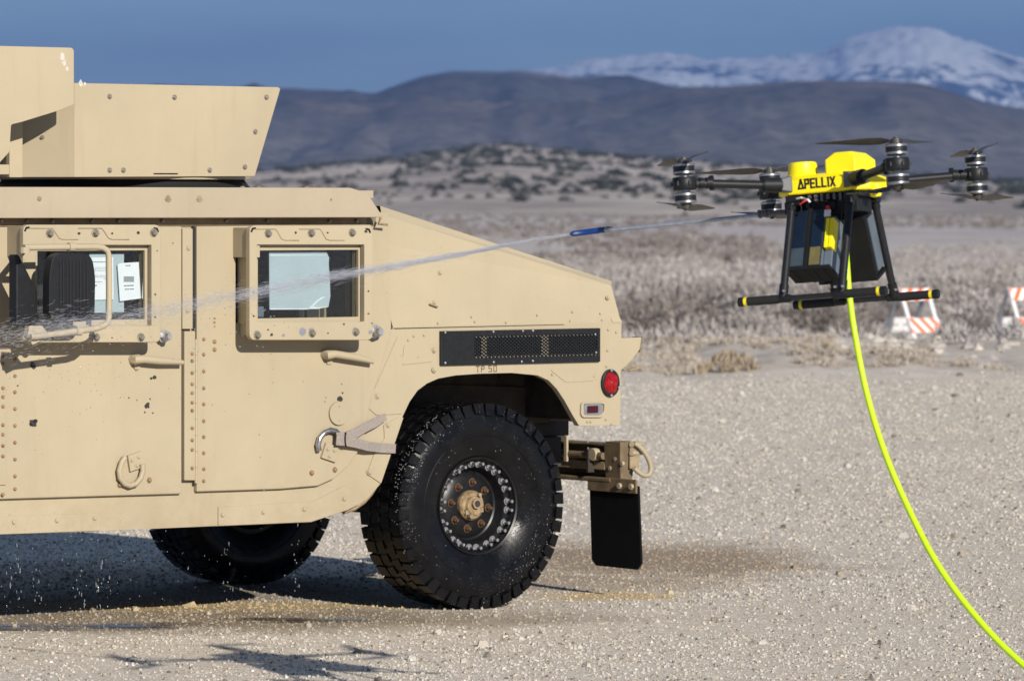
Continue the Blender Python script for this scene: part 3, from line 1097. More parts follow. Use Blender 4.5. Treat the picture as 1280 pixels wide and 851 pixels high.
def build_body():
    arch = [(724, 532), (716, 519), (706, 501), (696, 486), (686, 475.5), (672, 469), (640, 466), (600, 467), (570, 469),
            (548, 473), (534, 479), (522, 488), (512, 502), (503, 521)]
    low = [(503, 522), (475, 605), (470, 611), (460, 622), (448, 631), (434, 637.5), (388, 652.5), (272, 657.5), (272, 657.0), (125, 663.5),
           (0, 668), (-240, 678)]
    x_f = 3.02
    side = PL([(489, 411.5), (777, 404.5), (775, 531.2)] + arch + low[1:-1], YQ)
    z_low = side[-1][1]
    side = side + [(2.60, z_low), (2.60, 1.285)]
    mb = MB().plate(side, YQ - 0.035, YQ)
    # far side mirror of the same sheet
    mb.plate(side, -YQ, -YQ + 0.035)
    # upper door posts and header, near and far
    for s in (1, -1):
        y0, y1 = sorted((s * (YQ - 0.05), s * YQ))
        for a, b in (((217, 300), (250, 418)),):
            x1, z1 = P(*a, YQ)
            x0, z0 = P(*b, YQ)
            mb.box(x0, x1, y0, y1, 1.2, 1.80)
        x0, _ = P(470, 300, YQ)
        mb.box(x0, 2.60, y0, y1, 1.735, 1.80)
        mb.plate([(0.74, 1.80), (0.54, 1.80), (P(489, 411, YQ)[0], 1.28), (0.74, 1.25)], y0, y1)
        mb.box(2.53, 2.60, y0, y1, 1.2, 1.80)
    # floor, tub ends, cab bulkheads
    mb.box(0.74, 2.60, -1.04, 1.04, 0.47, 0.52)
    mb.box(-0.785, -0.75, -1.044, 1.044, 0.82, 1.28)
    mb.box(0.50, 0.53, -1.044, 1.044, 0.90, 1.74)
    mb.box(2.57, 2.60, -1.044, 1.044, 0.47, 1.28)
    return mb.build('body', 'tan_paint', truck, bevel=0.006)


body = build_body()
# wheel wells: roof, inner wall, slanting front wall, shade painted into the dark inside
for s_ in (1, -1):
    mb = MB()
    mb.box(-0.748, 0.53, *sorted((s_ * 0.601, s_ * 1.043)), 1.09, 1.12)
    mb.box(-0.748, 0.53, *sorted((s_ * 0.565, s_ * 0.600)), 0.80, 1.12)
    mb.box(-0.748, -0.60, *sorted((s_ * 0.601, s_ * 1.043)), 0.84, 1.089)
    ya, yb_ = sorted((s_ * 0.58, s_ * 1.04))
    mb.hexa([(0.62, ya, 0.58), (0.66, ya, 0.58), (0.66, yb_, 0.58), (0.62, yb_, 0.58), (0.485, ya, 1.088), (0.525, ya, 1.088), (0.525, yb_, 1.088), (0.485, yb_, 1.088)])
    mb.build('wheel_well', 'well_shade', body)
MB().box(-0.748, 0.60, -0.564, 0.564, 0.82, 0.86).build('tub_floor', 'well_shade', body)

# embossed panels, seams and stiffeners on the side sheet
mb = MB()
mb.plate(round_poly(PL([(505, 431), (541, 430), (541, 452), (502, 456)], YQ), 0.012), YQ - 0.01, YQ + 0.0035)
mb.plate(round_poly(PL([(687, 462), (742, 460), (742, 476), (707, 478)], YQ), 0.012), YQ - 0.01, YQ + 0.003)
mb.plate(round_poly(PL([(498, 521), (503.5, 521.5), (475.5, 604), (458, 592), (468, 565), (480, 548), (479, 531)], YQ), 0.004), YQ - 0.01, YQ + 0.006)
mb.plate(round_poly(PL([(458, 508), (497, 420), (503, 440), (502, 470), (512, 484), (503, 517), (470, 519)], YQ), 0.01), YQ - 0.01, YQ + 0.0045)
_ = mb.build('reinforcing_plate', 'tan_paint', body, bevel=0.002)
_['kind'] = 'stuff'
mb = MB()
for a, b in (((0, 645), (127, 664)), ((272, 634), (434, 657))):
    pass
mb.plate(PL([(272, 633), (300, 632), (392, 626), (430, 607), (443, 612), (447, 629.5), (434, 637), (388, 652), (272, 657)], YQ), YQ - 0.01, YQ + 0.007)
mb.build('rocker_plate', 'tan_paint', body, bevel=0.002)
mb = MB()
mb.plate(PL([(-150, 650), (125, 641), (125, 663), (0, 667.5), (-150, 674)], YQ), YQ - 0.01, YQ + 0.007)
mb.build('rocker_plate', 'tan_paint', body, bevel=0.002)
# rear wheel side flange curl of the rocker
mb = MB()
arc = PL([(473, 609), (468, 617), (459, 627), (447, 635.5), (434, 640)], YQ)
mb.tube([(x, YQ - 0.03, z) for x, z in arc], 0.012, 6)
mb.tube([(x, YQ - 0.22, z + 0.0) for x, z in arc], 0.010, 6)
for i in range(len(arc) - 1):
    (x0, z0), (x1, z1) = arc[i], arc[i + 1]
    mb.hexa([(x0, YQ - 0.04, z0 - 0.004), (x1, YQ - 0.04, z1 - 0.004), (x1, YQ - 0.24, z1 - 0.004), (x0, YQ - 0.24, z0 - 0.004),
             (x0, YQ - 0.04, z0 + 0.004), (x1, YQ - 0.04, z1 + 0.004), (x1, YQ - 0.24, z1 + 0.004), (x0, YQ - 0.24, z0 + 0.004)])
mb.build('rocker_flange', 'tan_dusty', body)

# bolts of the lower body (small, joined)
mb = MB()
for a, b in [(17, 652), (71, 650), (118, 647), (278, 643), (329, 639.5), (380, 636), (430, 623), (485, 531), (462, 590), (472, 495),
             (543, 437), (543, 462)]:
    x, z = P(a, b, YQ + 0.006)
    mb.bolt(x, YQ + 0.006, z, 0.010, 0.009)
mb.build('bolts', 'tan_paint', body)['kind'] = 'stuff'
mb = MB()
for a, b in [(517, 420), (530, 419), (500, 444), (522, 446), (510, 425), (770, 415), (759, 438), (758, 458), (690, 468), (742, 470), (734, 527), (738, 527), (757, 524), (760, 412), (764, 530)]:
    x, z = P(a, b, YQ)
    mb.rivet(x, YQ + 0.003, z, 0.006, 0.004)
mb.build('rivets', 'tan_paint', body)['kind'] = 'stuff'

# slanted rear shell
def build_hatch():
    yb, ym, yt = 1.075, 1.045, 1.012
    fb, rb = P(490, 411, yb), P(776.5, 404, yb)
    prof = []                                       # (x, z_shoulder, z_top)
    fs, rs = P(477, 268, ym), P(764, 357, ym)
    ft, rt = P(475, 257.5, yt), P(764.5, 351.5, yt)
    front_b = (fb[0], fb[1])
    mb = MB()
    for s in (1, -1):
        a0 = (front_b[0], s * yb, front_b[1] + 0.006)
        a1 = (rb[0], s * yb, rb[1] + 0.002)
        b0 = (P(466, 303, ym)[0], s * ym, P(466, 303, ym)[1])
        b1 = (rs[0], s * ym, rs[1])
        f2 = (fs[0], s * ym, fs[1])
        t0 = (ft[0], s * yt, ft[1])
        t1 = (rt[0], s * yt, rt[1])
        mb.add([a0, a1, b1, f2, b0], [(0, 1, 2, 3, 4)])
        mb.add([f2, b1, t1, t0], [(0, 1, 2, 3)])
    ft3, rt3 = (ft[0], ft[1]), (rt[0], rt[1])
    mb.add([(ft[0], yt, ft[1]), (rt[0], yt, rt[1]), (rt[0], -yt, rt[1]), (ft[0], -yt, ft[1])], [(0, 1, 2, 3)])
    mb.add([(rb[0], yb, rb[1] + .002), (rs[0], ym, rs[1]), (rt[0], yt, rt[1]), (rt[0], -yt, rt[1]), (rs[0], -ym, rs[1]), (rb[0], -yb, rb[1] + .002)], [(0, 1, 2, 3, 4, 5)])
    o = mb.build('rear_hatch', 'tan_paint', truck, bevel=0.010, seg=3)
    o.modifiers['edge'].angle_limit = R(8)
    # lower lip and the end cap strip
    mb = MB()
    mb.plate(PL([(490, 408), (777, 402.0), (777.5, 404.6), (490.5, 411.2)], yb + 0.004), yb - 0.02, yb + 0.004)
    mb.build('hatch_lip', 'tan_paint', o, bevel=0.001)
    mb = MB()
    pts = PL([(755.5, 350), (764.8, 354.5), (777, 403), (765, 403.2)], yb + 0.001)
    mb.add([(pts[0][0], ym - 0.030, pts[0][1]), (pts[1][0], ym - 0.030, pts[1][1]), (pts[2][0], yb + 0.008, pts[2][1]), (pts[3][0], yb + 0.008, pts[3][1]),
            (pts[0][0], ym - 0.07, pts[0][1]), (pts[1][0], ym - 0.07, pts[1][1]), (pts[2][0], yb - 0.03, pts[2][1]), (pts[3][0], yb - 0.03, pts[3][1])],
           [(0, 1, 2, 3), (7, 6, 5, 4), (0, 4, 5, 1), (1, 5, 6, 2), (2, 6, 7, 3), (3, 7, 4, 0)])
    mb.build('end_strip', 'tan_paint', o, bevel=0.002)
    mb = MB()
    for a, b in [(473, 302), (481, 352), (550.5, 341), (543, 378), (589, 396), (632, 403), (593, 402), (671, 394), (712, 401), (715, 390), (750, 392), (547, 404), (752, 400), (760, 372)]:
        t = (410 - b) / 130
        y = yb + (ym - yb) * t
        x, z = P(a, b, y)
        mb.bolt(x, y - 0.001, z, 0.008 if b < 390 else 0.0055, 0.008, washer=b < 390)
    mb.build('bolts', 'tan_paint', o)['kind'] = 'stuff'
    mb = MB()
    sm = PL([(465.6, 303), (466.8, 303), (478.5, 352), (490.4, 409.6), (494, 411.2), (640, 407.6), (704, 406.2), (704, 405.3), (640, 406.7), (494, 410.0), (489.0, 409.5), (477.4, 352)], yb)
    def yat(z_):
        t_ = min(1.0, max(0.0, (z_ - front_b[1]) / (P(466, 303, ym)[1] - front_b[1])))
        return yb + (ym - yb) * t_
    pairs = [(0, 1, 11, 2), (11, 2, 10, 3), (10, 3, 9, 4), (9, 4, 8, 5), (8, 5, 7, 6)]
    for a_, b_, c_, d_ in pairs:
        q_ = [sm[a_], sm[b_], sm[d_], sm[c_]]
        mb.hexa([(x_, yat(z_) - 0.01, z_) for x_, z_ in q_] + [(x_, yat(z_) + 0.0055, z_) for x_, z_ in q_])
    mb.build('hatch_seam', 'rubber_gap_black', o)  # black strip standing in for the shade of the hatch gap
    mb = MB()
    x, z = P(536, 380, yb - 0.008)
    x1, z1 = P(545, 383.5, yb - 0.008)
    mb.tube([(x, yb, z), (x, yb + 0.005, z), (x1, yb + 0.005, z1), (x1, yb - 0.01, z1)], 0.004, 6)
    mb.build('footman_loop', 'tan_dusty', o)
    return o


build_hatch()

# ---- roof: thick armoured edge plate over a recessed strip with bolts
def build_roof():
    prof = PL([(438, 235.8), (459, 241), (477, 268), (477, 271.5)], YR)
    z_b = P(300, 272.3, YR)[1]
    z_t = P(200, 234.3, YR)[1]
    mb = MB()
    pf = [(2.95, z_t), (prof[0][0], z_t), prof[1], prof[2], (prof[3][0], z_b), (2.95, z_b)]
    mb.plate(pf, YR - 0.03, YR)
    mb.plate(pf, -YR, -YR + 0.03)
    o = mb.build('roof', 'roof_paint', truck, bevel=0.004)
    mb = MB()
    mb.box(0.66, 2.95, -YR + 0.03, YR - 0.03, z_t - 0.045, z_t - 0.012)
    mb.hexa([(0.648, YR - 0.03, z_b + 0.012), (0.648, -YR + 0.03, z_b + 0.012), (0.70, -YR + 0.03, z_b + 0.012), (0.70, YR - 0.03, z_b + 0.012),
             (0.735, YR - 0.03, z_t - 0.03), (0.735, -YR + 0.03, z_t - 0.03), (0.79, -YR + 0.03, z_t - 0.03), (0.79, YR - 0.03, z_t - 0.03)])
    mb.build('roof_plate', 'roof_paint', o)
    mb = MB()
    mb.box(0.66, 2.90, YQ - 0.03, YQ + 0.006, 1.742, z_b + 0.02)
    mb.box(0.66, 2.90, -YQ - 0.006, -YQ + 0.03, 1.742, z_b + 0.02)
    mb.build('drip_rail', 'tan_dusty', o, bevel=0.002)
    mb = MB()
    for px in (2, 34, 66, 115, 148, 203, 283, 334, 412, 446):
        x, z = P(px, 275.6, YQ + 0.01)
        mb.bolt(x, YQ + 0.004, z - 0.002, 0.009, 0.016)
    mb.build('bolts', 'worn_bolt', o)['kind'] = 'stuff'
    mb = MB()
    for px, py in ((210, 247.5), (249, 247.5), (49, 248.5), (414, 249.5)):
        x, z = P(px, py, YR)
        mb.bolt(x, YR, z, 0.008 if px < 400 else 0.004, 0.004, n=10)
        if px in (210, 249):
            mb.tube([(x + 0.016 * math.cos(t), YR + 0.001, z + 0.016 * math.sin(t)) for t in np.linspace(-2.9, -0.3, 7)], 0.0025, 5)
    mb.build('screw_heads', 'tan_dusty', o)['kind'] = 'stuff'
    mb = MB()
    for px in (312, 332, 392):
        x, z = P(px, 234, YR)
        mb.bolt(x, YR - 0.05, z_t - 0.002, 0.006, 0.006)
        mb.cyl((x, YR - 0.06, z_t - 0.015), (x, YR - 0.06, z_t + 0.006), 0.008, n=8)
    mb.build('roof_studs', 'tan_dusty', o)['kind'] = 'stuff'
    # small bent hook under the rear corner
    a, b, c = P(477, 272, YR - 0.03), P(474, 280, YR - 0.03), P(485, 281, YR - 0.03)
    mb = MB().tube([(a[0], YR - 0.035, a[1]), (b[0], YR - 0.035, b[1]), (c[0], YR - 0.035, c[1])], 0.006, 6)
    mb.build('drain_hook', 'rusty_bolt', o)
    return o


roof = build_roof()


# ---- gun turret with shield panels
def build_turret():
    cx = 1.25
    zr = 1.905
    mb = MB().lathe([(zr - 0.03, 0.60), (zr - 0.005, 0.60), (zr + 0.012, 0.575), (zr + 0.044, 0.550), (zr + 0.044, 0.45), (zr - 0.03, 0.45)], 72, 'z', (cx, 0, 0))
    base = smooth_by_angle(mb.build('turret', 'rubber_gap_black', truck), 40)
    mb = MB().lathe([(zr + 0.042, 0.50), (zr + 0.042, 0.585), (zr + 0.052, 0.588), (zr + 0.056, 0.58), (zr + 0.056, 0.45), (zr + 0.042, 0.45)], 72, 'z', (cx, 0, 0))
    smooth_by_angle(mb.build('turret_ring', 'tan_paint', base), 40)
    YA = 0.60
    A = PL([(93, 104), (348, 109.3), (350.5, 111.5), (318.5, 220.5), (93, 221.5)], YA)
    for s in (1, -1):
        mb = MB().plate(A, *sorted((s * (YA - 0.014), s * YA)))
        if s == 1:
            # front leaf bent inwards
            x1 = 2.16
            yb = 0.30
            zt, zb = A[0][1], A[-1][1]
            xa = A[0][0]
            mb.add([(xa, YA, zt), (xa, YA, zb), (x1, yb, zb), (x1, yb, zt - 0.01),
                    (xa, YA - 0.014, zt), (xa, YA - 0.014, zb), (x1, yb - 0.014, zb), (x1, yb - 0.014, zt - 0.01)],
                   [(0, 1, 2, 3), (7, 6, 5, 4), (0, 3, 7, 4), (1, 5, 6, 2), (2, 6, 7, 3)])
        mb.build('shield_panel', 'tan_paint', base, bevel=0.002)
    # outer front shield plate standing proud of the side panel
    YB = 0.74
    B = round_poly(PL([(-190, 53), (90, 60), (92.5, 63), (92.5, 131), (75, 138), (28, 152.5), (14, 156), (12, 190), (0, 203), (-12, 222), (-190, 224)], YB), 0.008, 3)
    for s in (1, -1):
        MB().plate(B, *sorted((s * (YB - 0.014), s * YB))).build('front_shield', 'tan_paint', base, bevel=0.002)
    # post and cross rails between the two leaves, seen under the front shield
    YP = 0.52
    mb = MB()
    a, b = P(15, 150, YP), P(28.5, 222, YP)
    mb.box(b[0], a[0] + 0.012, YP - 0.03, YP, b[1], a[1] + 0.08)
    a, b = P(-60, 205.5, YP), P(26, 218.5, YP)
    mb.box(b[0], a[0], YP - 0.05, YP - 0.004, b[1], a[1])
    mb.build('shield_post', 'tan_paint', base, bevel=0.003)
    mb = MB()
    a, b = P(-60, 160, 0.36), P(34, 218, 0.36)
    mb.box(b[0], a[0], 0.34, 0.36, b[1], a[1])
    mb.box(b[0] - 0.2, a[0] + 0.3, -0.36, -0.34, b[1], a[1])
    mb.build('inner_plate', 'tan_dusty', base, bevel=0.003)
    mb = MB()
    for px, py in [(137, 121), (218, 122), (333, 122), (319, 165), (306, 209), (137, 213), (154, 213), (262, 213)]:
        x, z = P(px, py, YA)
        mb.bolt(x, YA, z, 0.0085, 0.009, n=8)
    mb.build('bolts', 'worn_bolt', base)['kind'] = 'stuff'
    mb = MB()
    d = Vector((x1 - A[0][0], yb - YA, 0)).normalized()
    nrm = Vector((-d.y, d.x, 0))
    nrm = nrm if nrm.y > 0 else -nrm
    for fx, py in [(0.145, 172), (0.42, 187), (0.36, 187)]:
        p = Vector((A[0][0], YA, 0)) + d * (fx / 1.0)
        z = P(60, py, 0.48)[1]
        q = Vector((p.x, p.y, z))
        mb.cyl(q, q + nrm * 0.010, 0.010, 0.007, n=8)
    mb.build('shield_bolts', 'worn_bolt', base)['kind'] = 'stuff'
    # slot and hold-down under the big panel
    mb = MB()
    a, b = P(192, 216.5, YA), P(222, 218.2, YA)
    mb.box(b[0], a[0], YA - 0.002, YA + 0.002, b[1], a[1])
    mb.build('hold_down', 'black_matt', base)
    mb = MB()
    for px, py, s_ in [(101, 104.5, 1.0), (78, 71, 1.3), (80, 78, 1.0), (84, 86, 0.8), (106, 105, 0.7)]:
        yy = YB if py < 100 else YA
        x, z = P(px, py, yy)
        mb.plate([(x + 0.012 * s_ * math.cos(t) * random.uniform(.5, 1.2), z + 0.016 * s_ * math.sin(t) * random.uniform(.5, 1.2)) for t in np.linspace(0, 6.28, 9)[:-1]], yy - 0.001, yy + 0.0008)
    mb.build('paint_chips', 'chip_white', base)['kind'] = 'stuff'
    return base


build_turret()


# ---- doors
def bolt_obj(door, px, py, Y, r=0.013, h=0.020, mat='worn_bolt'):
    x, z = P(px, py, Y)
    m = BOLT.get((r, h, mat))
    if m is None:
        o = MB().bolt(0, 0, 0, r, h, rot=0.3).build('bolt', mat, door)
        BOLT[(r, h, mat)] = o.data
    else:
        o = bpy.data.objects.new('bolt', m)
        COL.objects.link(o)
        o.parent = door
    o.location = (x, Y, z)
    o.rotation_euler = (0, random.uniform(0, 1), 0)


BOLT = {}


def frame_ring(mb, outer, inner, y0, y1):
    n = len(outer)
    assert n == len(inner)
    vs = [(x, y0, z) for x, z in outer] + [(x, y0, z) for x, z in inner] + [(x, y1, z) for x, z in outer] + [(x, y1, z) for x, z in inner]
    fs = []
    for i in range(n):
        j = (i + 1) % n
        fs += [(i, j, n + j, n + i), (2 * n + i, 3 * n + i, 3 * n + j, 2 * n + j), (i, 2 * n + i, 2 * n + j, j), (n + i, n + j, 3 * n + j, 3 * n + i)]
    mb.add(vs, fs)


def rect_with(poly_rect, n):              # rectangle resampled so that ring() can join it with a rounded outline
    return poly_rect


def build_window(door, ox0, oy0, ox1, oy1, gx0, gy0, gx1, gy1, rx0, ry0, rx1, ry1):
    """window box: outer plate, recessed pane. o: outer outline, r: recess, g: glass, all photo px on the outer face"""
    def rr(x0, y0, x1, y1, Y, rad, n=4):
        a = P(x0, y0, Y); b = P(x1, y0, Y); c = P(x1, y1, Y); d = P(x0, y1, Y)
        return round_poly([a, b, c, d], rad, n)
    out = rr(ox0, oy0, ox1, oy1, YW, 0.03)
    inn = rr(rx0, ry0, rx1, ry1, YW, 0.003)
    mb = MB()
    frame_ring(mb, out, inn, YW - 0.030, YW)
    # the box behind it, set back from the plate's edge
    w0 = P(ox0 + 10, oy0 + 8, YW); w1 = P(ox1 - 8, oy1 - 8, YW)
    out2 = [(w0[0], w0[1]), (w1[0], w0[1]), (w1[0], w1[1]), (w0[0], w1[1])]
    i0 = P(rx0, ry0, YW); i1 = P(rx1, ry1, YW)
    inn2 = [(i0[0] + .004, i0[1] + .004), (i1[0] - .004, i0[1] + .004), (i1[0] - .004, i1[1] - .004), (i0[0] + .004, i1[1] - .004)]
    frame_ring(mb, out2, inn2, YD - 0.01, YW - 0.030)
    # bent cap at the upper front corner
    c0 = P(ox0 + 2, oy0 + 1.5, YW); c1 = P(ox0 + 22, oy0 + 40, YW)
    mb.box(c0[0] - 0.055, c0[0] + 0.001, YD - 0.005, YW - 0.012, c1[1], c0[1] - 0.004)
    fr = door_part = mb.build('window_frame', 'tan_paint', door, bevel=0.004)
    # inner recessed frame round the pane
    g0 = P(gx0, gy0, YW - 0.035); g1 = P(gx1, gy1, YW - 0.035)
    YG = YW - 0.035
    j0 = P(rx0, ry0, YG); j1 = P(rx1, ry1, YG)
    i0, i1 = inn2[0], inn2[2]
    inner_out = [(i0[0] + .002, i0[1] + .002), (i1[0] - .002, i0[1] + .002), (i1[0] - .002, i1[1] - .002), (i0[0] + .002, i1[1] - .002)]
    inner_in = [(g0[0], g0[1]), (g1[0], g0[1]), (g1[0], g1[1]), (g0[0], g1[1])]
    mb = MB()
    frame_ring(mb, inner_out, inner_in, YG - 0.05, YG)
    mb.build('pane_frame', 'tan_paint', door, bevel=0.002)
    # dark inside of the cab seen through it
    mb = MB()
    d = 0.30
    xa, xb = g1[0] - 0.003, g0[0] + 0.003
    za, zb = g1[1] - 0.003, g0[1] + 0.003
    y0, y1 = YG - 0.051, YG - 0.05 - d
    ex = 0.10
    mb.add([(xa, y0, za), (xb, y0, za), (xb, y0, zb), (xa, y0, zb), (xa - ex, y1, za - ex), (xb + ex, y1, za - ex), (xb + ex, y1, zb + .02), (xa - ex, y1, zb + .02)],
           [(4, 5, 6, 7), (0, 4, 7, 3), (1, 2, 6, 5), (0, 1, 5, 4), (3, 7, 6, 2)])
    mb.build('window_cavity', 'interior', door, fix=False)
    mb = MB()
    x0 = xa + 0.07
    mb.box(x0, x0 + 0.012, y0 - 0.12, y0 - 0.10, za - 0.03, zb)
    mb.box(x0 + 0.028, x0 + 0.032, y0 - 0.12, y0 - 0.11, za - 0.03, zb)
    mb.build('inner_strip', 'tan_dusty', door)
    mb = MB().box(g1[0] + 0.001, g0[0] - 0.001, YG - 0.022, YG - 0.014, g1[1] + 0.001, g0[1] - 0.001)
    mb.build('window_pane', 'window_glass', door)
    # pressed flaps along the top of the frame: thin raised outlines
    mb = MB()
    W = ox1 - ox0
    for f0, f1 in ((0.04, 0.40), (0.40, 0.77)):
        pts = [(ox0 + W * f0, oy0 + 4.5), (ox0 + W * (f0 + .17), oy0 + 4.5), (ox0 + W * (f0 + .19), oy0 + 9), (ox0 + W * (f0 + .22), oy0 + 17), (ox0 + W * (f0 + .25), oy0 + 18.5), (ox0 + W * f1, oy0 + 18.5)]
        mb.tube([(*P(a, b, YW)[:1], YW + 0.0005, P(a, b, YW)[1]) for a, b in pts], 0.0022, 5)
    mb.build('pressed_edges', 'tan_dusty', door)
    # dark open corners of the bent plate
    mb = MB()
    for px, py, sgn in ((ox0 + 1, oy0 + 2, 1), (ox1 - 2, oy0 + 3, -1)):
        pts = [(px, py + 6), (px + sgn * 2.2, py + 6.5), (px + sgn * 3.4, py + 3.2), (px + sgn * 7.0, py + 2.4), (px + sgn * 7.0, py), (px + sgn * 2.0, py + 0.8)]
        mb.plate(PL(pts, YW + .001), YW - 0.001, YW + 0.0012)
    mb.build('corner_slots', 'black_matt', door)
    return fr, YG, (xa, xb, za, zb)


def rivet_col(mb, px, ys, Y, r=0.0085):
    for py in ys:
        x, z = P(px, py, Y)
        mb.rivet(x, Y, z, r, 0.008)


def door_sheet(outline, hole, y0, y1):
    """door plate as a ring round its window opening, corners matched by angle"""
    cx = sum(p[0] for p in hole) / len(hole)
    cz = sum(p[1] for p in hole) / len(hole)
    bm = bmesh.new()
    ov = [bm.verts.new((x, y1, z)) for x, z in outline]
    hv = [bm.verts.new((x, y1, z)) for x, z in hole]
    es = [bm.edges.new((ov[i], ov[(i + 1) % len(ov)])) for i in range(len(ov))]
    es += [bm.edges.new((hv[i], hv[(i + 1) % len(hv)])) for i in range(len(hv))]
    bmesh.ops.triangle_fill(bm, use_beauty=True, use_dissolve=False, edges=es)
    faces = list(bm.faces)
    bmesh.ops.recalc_face_normals(bm, faces=faces)
    r = bmesh.ops.extrude_face_region(bm, geom=faces)
    bmesh.ops.translate(bm, vec=(0, y0 - y1, 0), verts=[g for g in r['geom'] if isinstance(g, bmesh.types.BMVert)])
    bmesh.ops.recalc_face_normals(bm, faces=bm.faces)
    return bm


def door_obj(name, outline, hole):
    bm = door_sheet(outline, hole, YD - 0.028, YD)
    me = bpy.data.meshes.new(name)
    bm.to_mesh(me)
    bm.free()
    me.materials.append(M['tan_paint'])
    o = bpy.data.objects.new(name, me)
    COL.objects.link(o)
    o.parent = truck
    b = o.modifiers.new('edge', 'BEVEL')
    b.width, b.segments, b.limit_method, b.angle_limit = 0.005, 2, 'ANGLE', R(40)
    return o


def lever(door, pts, Y, base_px):
    """bar handle standing off the door on a small base"""
    pp = [P(a, b, Y + 0.035) for a, b in pts]
    mb = MB()
    n = len(pp)
    path = [(pp[0][0], Y + 0.0, pp[0][1])] + [(x, Y + 0.038, z) for x, z in pp]
    mb.tube(path, [0.022, 0.021] + [0.018] * (n - 2) + [0.011], 8)
    bx, bz = P(*base_px, Y)
    mb.plate(round_poly([(bx - .014, bz - .032), (bx + .014, bz - .032), (bx + .014, bz + .032), (bx - .014, bz + .032)], 0.006), Y - 0.002, Y + 0.008)
    return smooth_by_angle(mb.build('door_handle', 'tan_paint', door), 50)


def d_ring(door, px, py, tilt, mat='tan_paint', ring_pts=None):
    """plate with three bolts and a ring through it"""
    x, z = P(px, py, YD)
    mb = MB()
    c, s = math.cos(tilt), math.sin(tilt)
    q = [(-.04, -.032), (.04, -.032), (.035, .038), (-.035, .038)]
    mb.plate([(x + a * c - b * s, z + a * s + b * c) for a, b in q], YD, YD + 0.014)
    for a, b in ((-.016, .018), (.020, .014), (.002, -.014)):
        mb.bolt(x + a * c - b * s, YD + 0.014, z + a * s + b * c, 0.008, 0.007)
    mb.build('ring_plate', 'tan_paint', door, bevel=0.002)
    if ring_pts:
        pp = PL(ring_pts, YD + 0.02)
        mb = MB().tube([(a, YD + 0.020, b) for a, b in pp], 0.0125, 8)
        smooth_by_angle(mb.build('tow_ring', mat, door), 60)


def spots(door, name, mat, lst, Y):
    mb = MB()
    for px, py, r in lst:
        x, z = P(px, py, Y)
        k = random.randint(8, 11)
        mb.plate([(x + r * .0040 * math.cos(t) * random.uniform(.6, 1.15), z + r * .0034 * math.sin(t) * random.uniform(.6, 1.15)) for t in np.linspace(0, 2 * math.pi, k + 1)[:-1]], Y - 0.001, Y + 0.0011)
    o = mb.build(name, mat, door)
    o['kind'] = 'stuff'


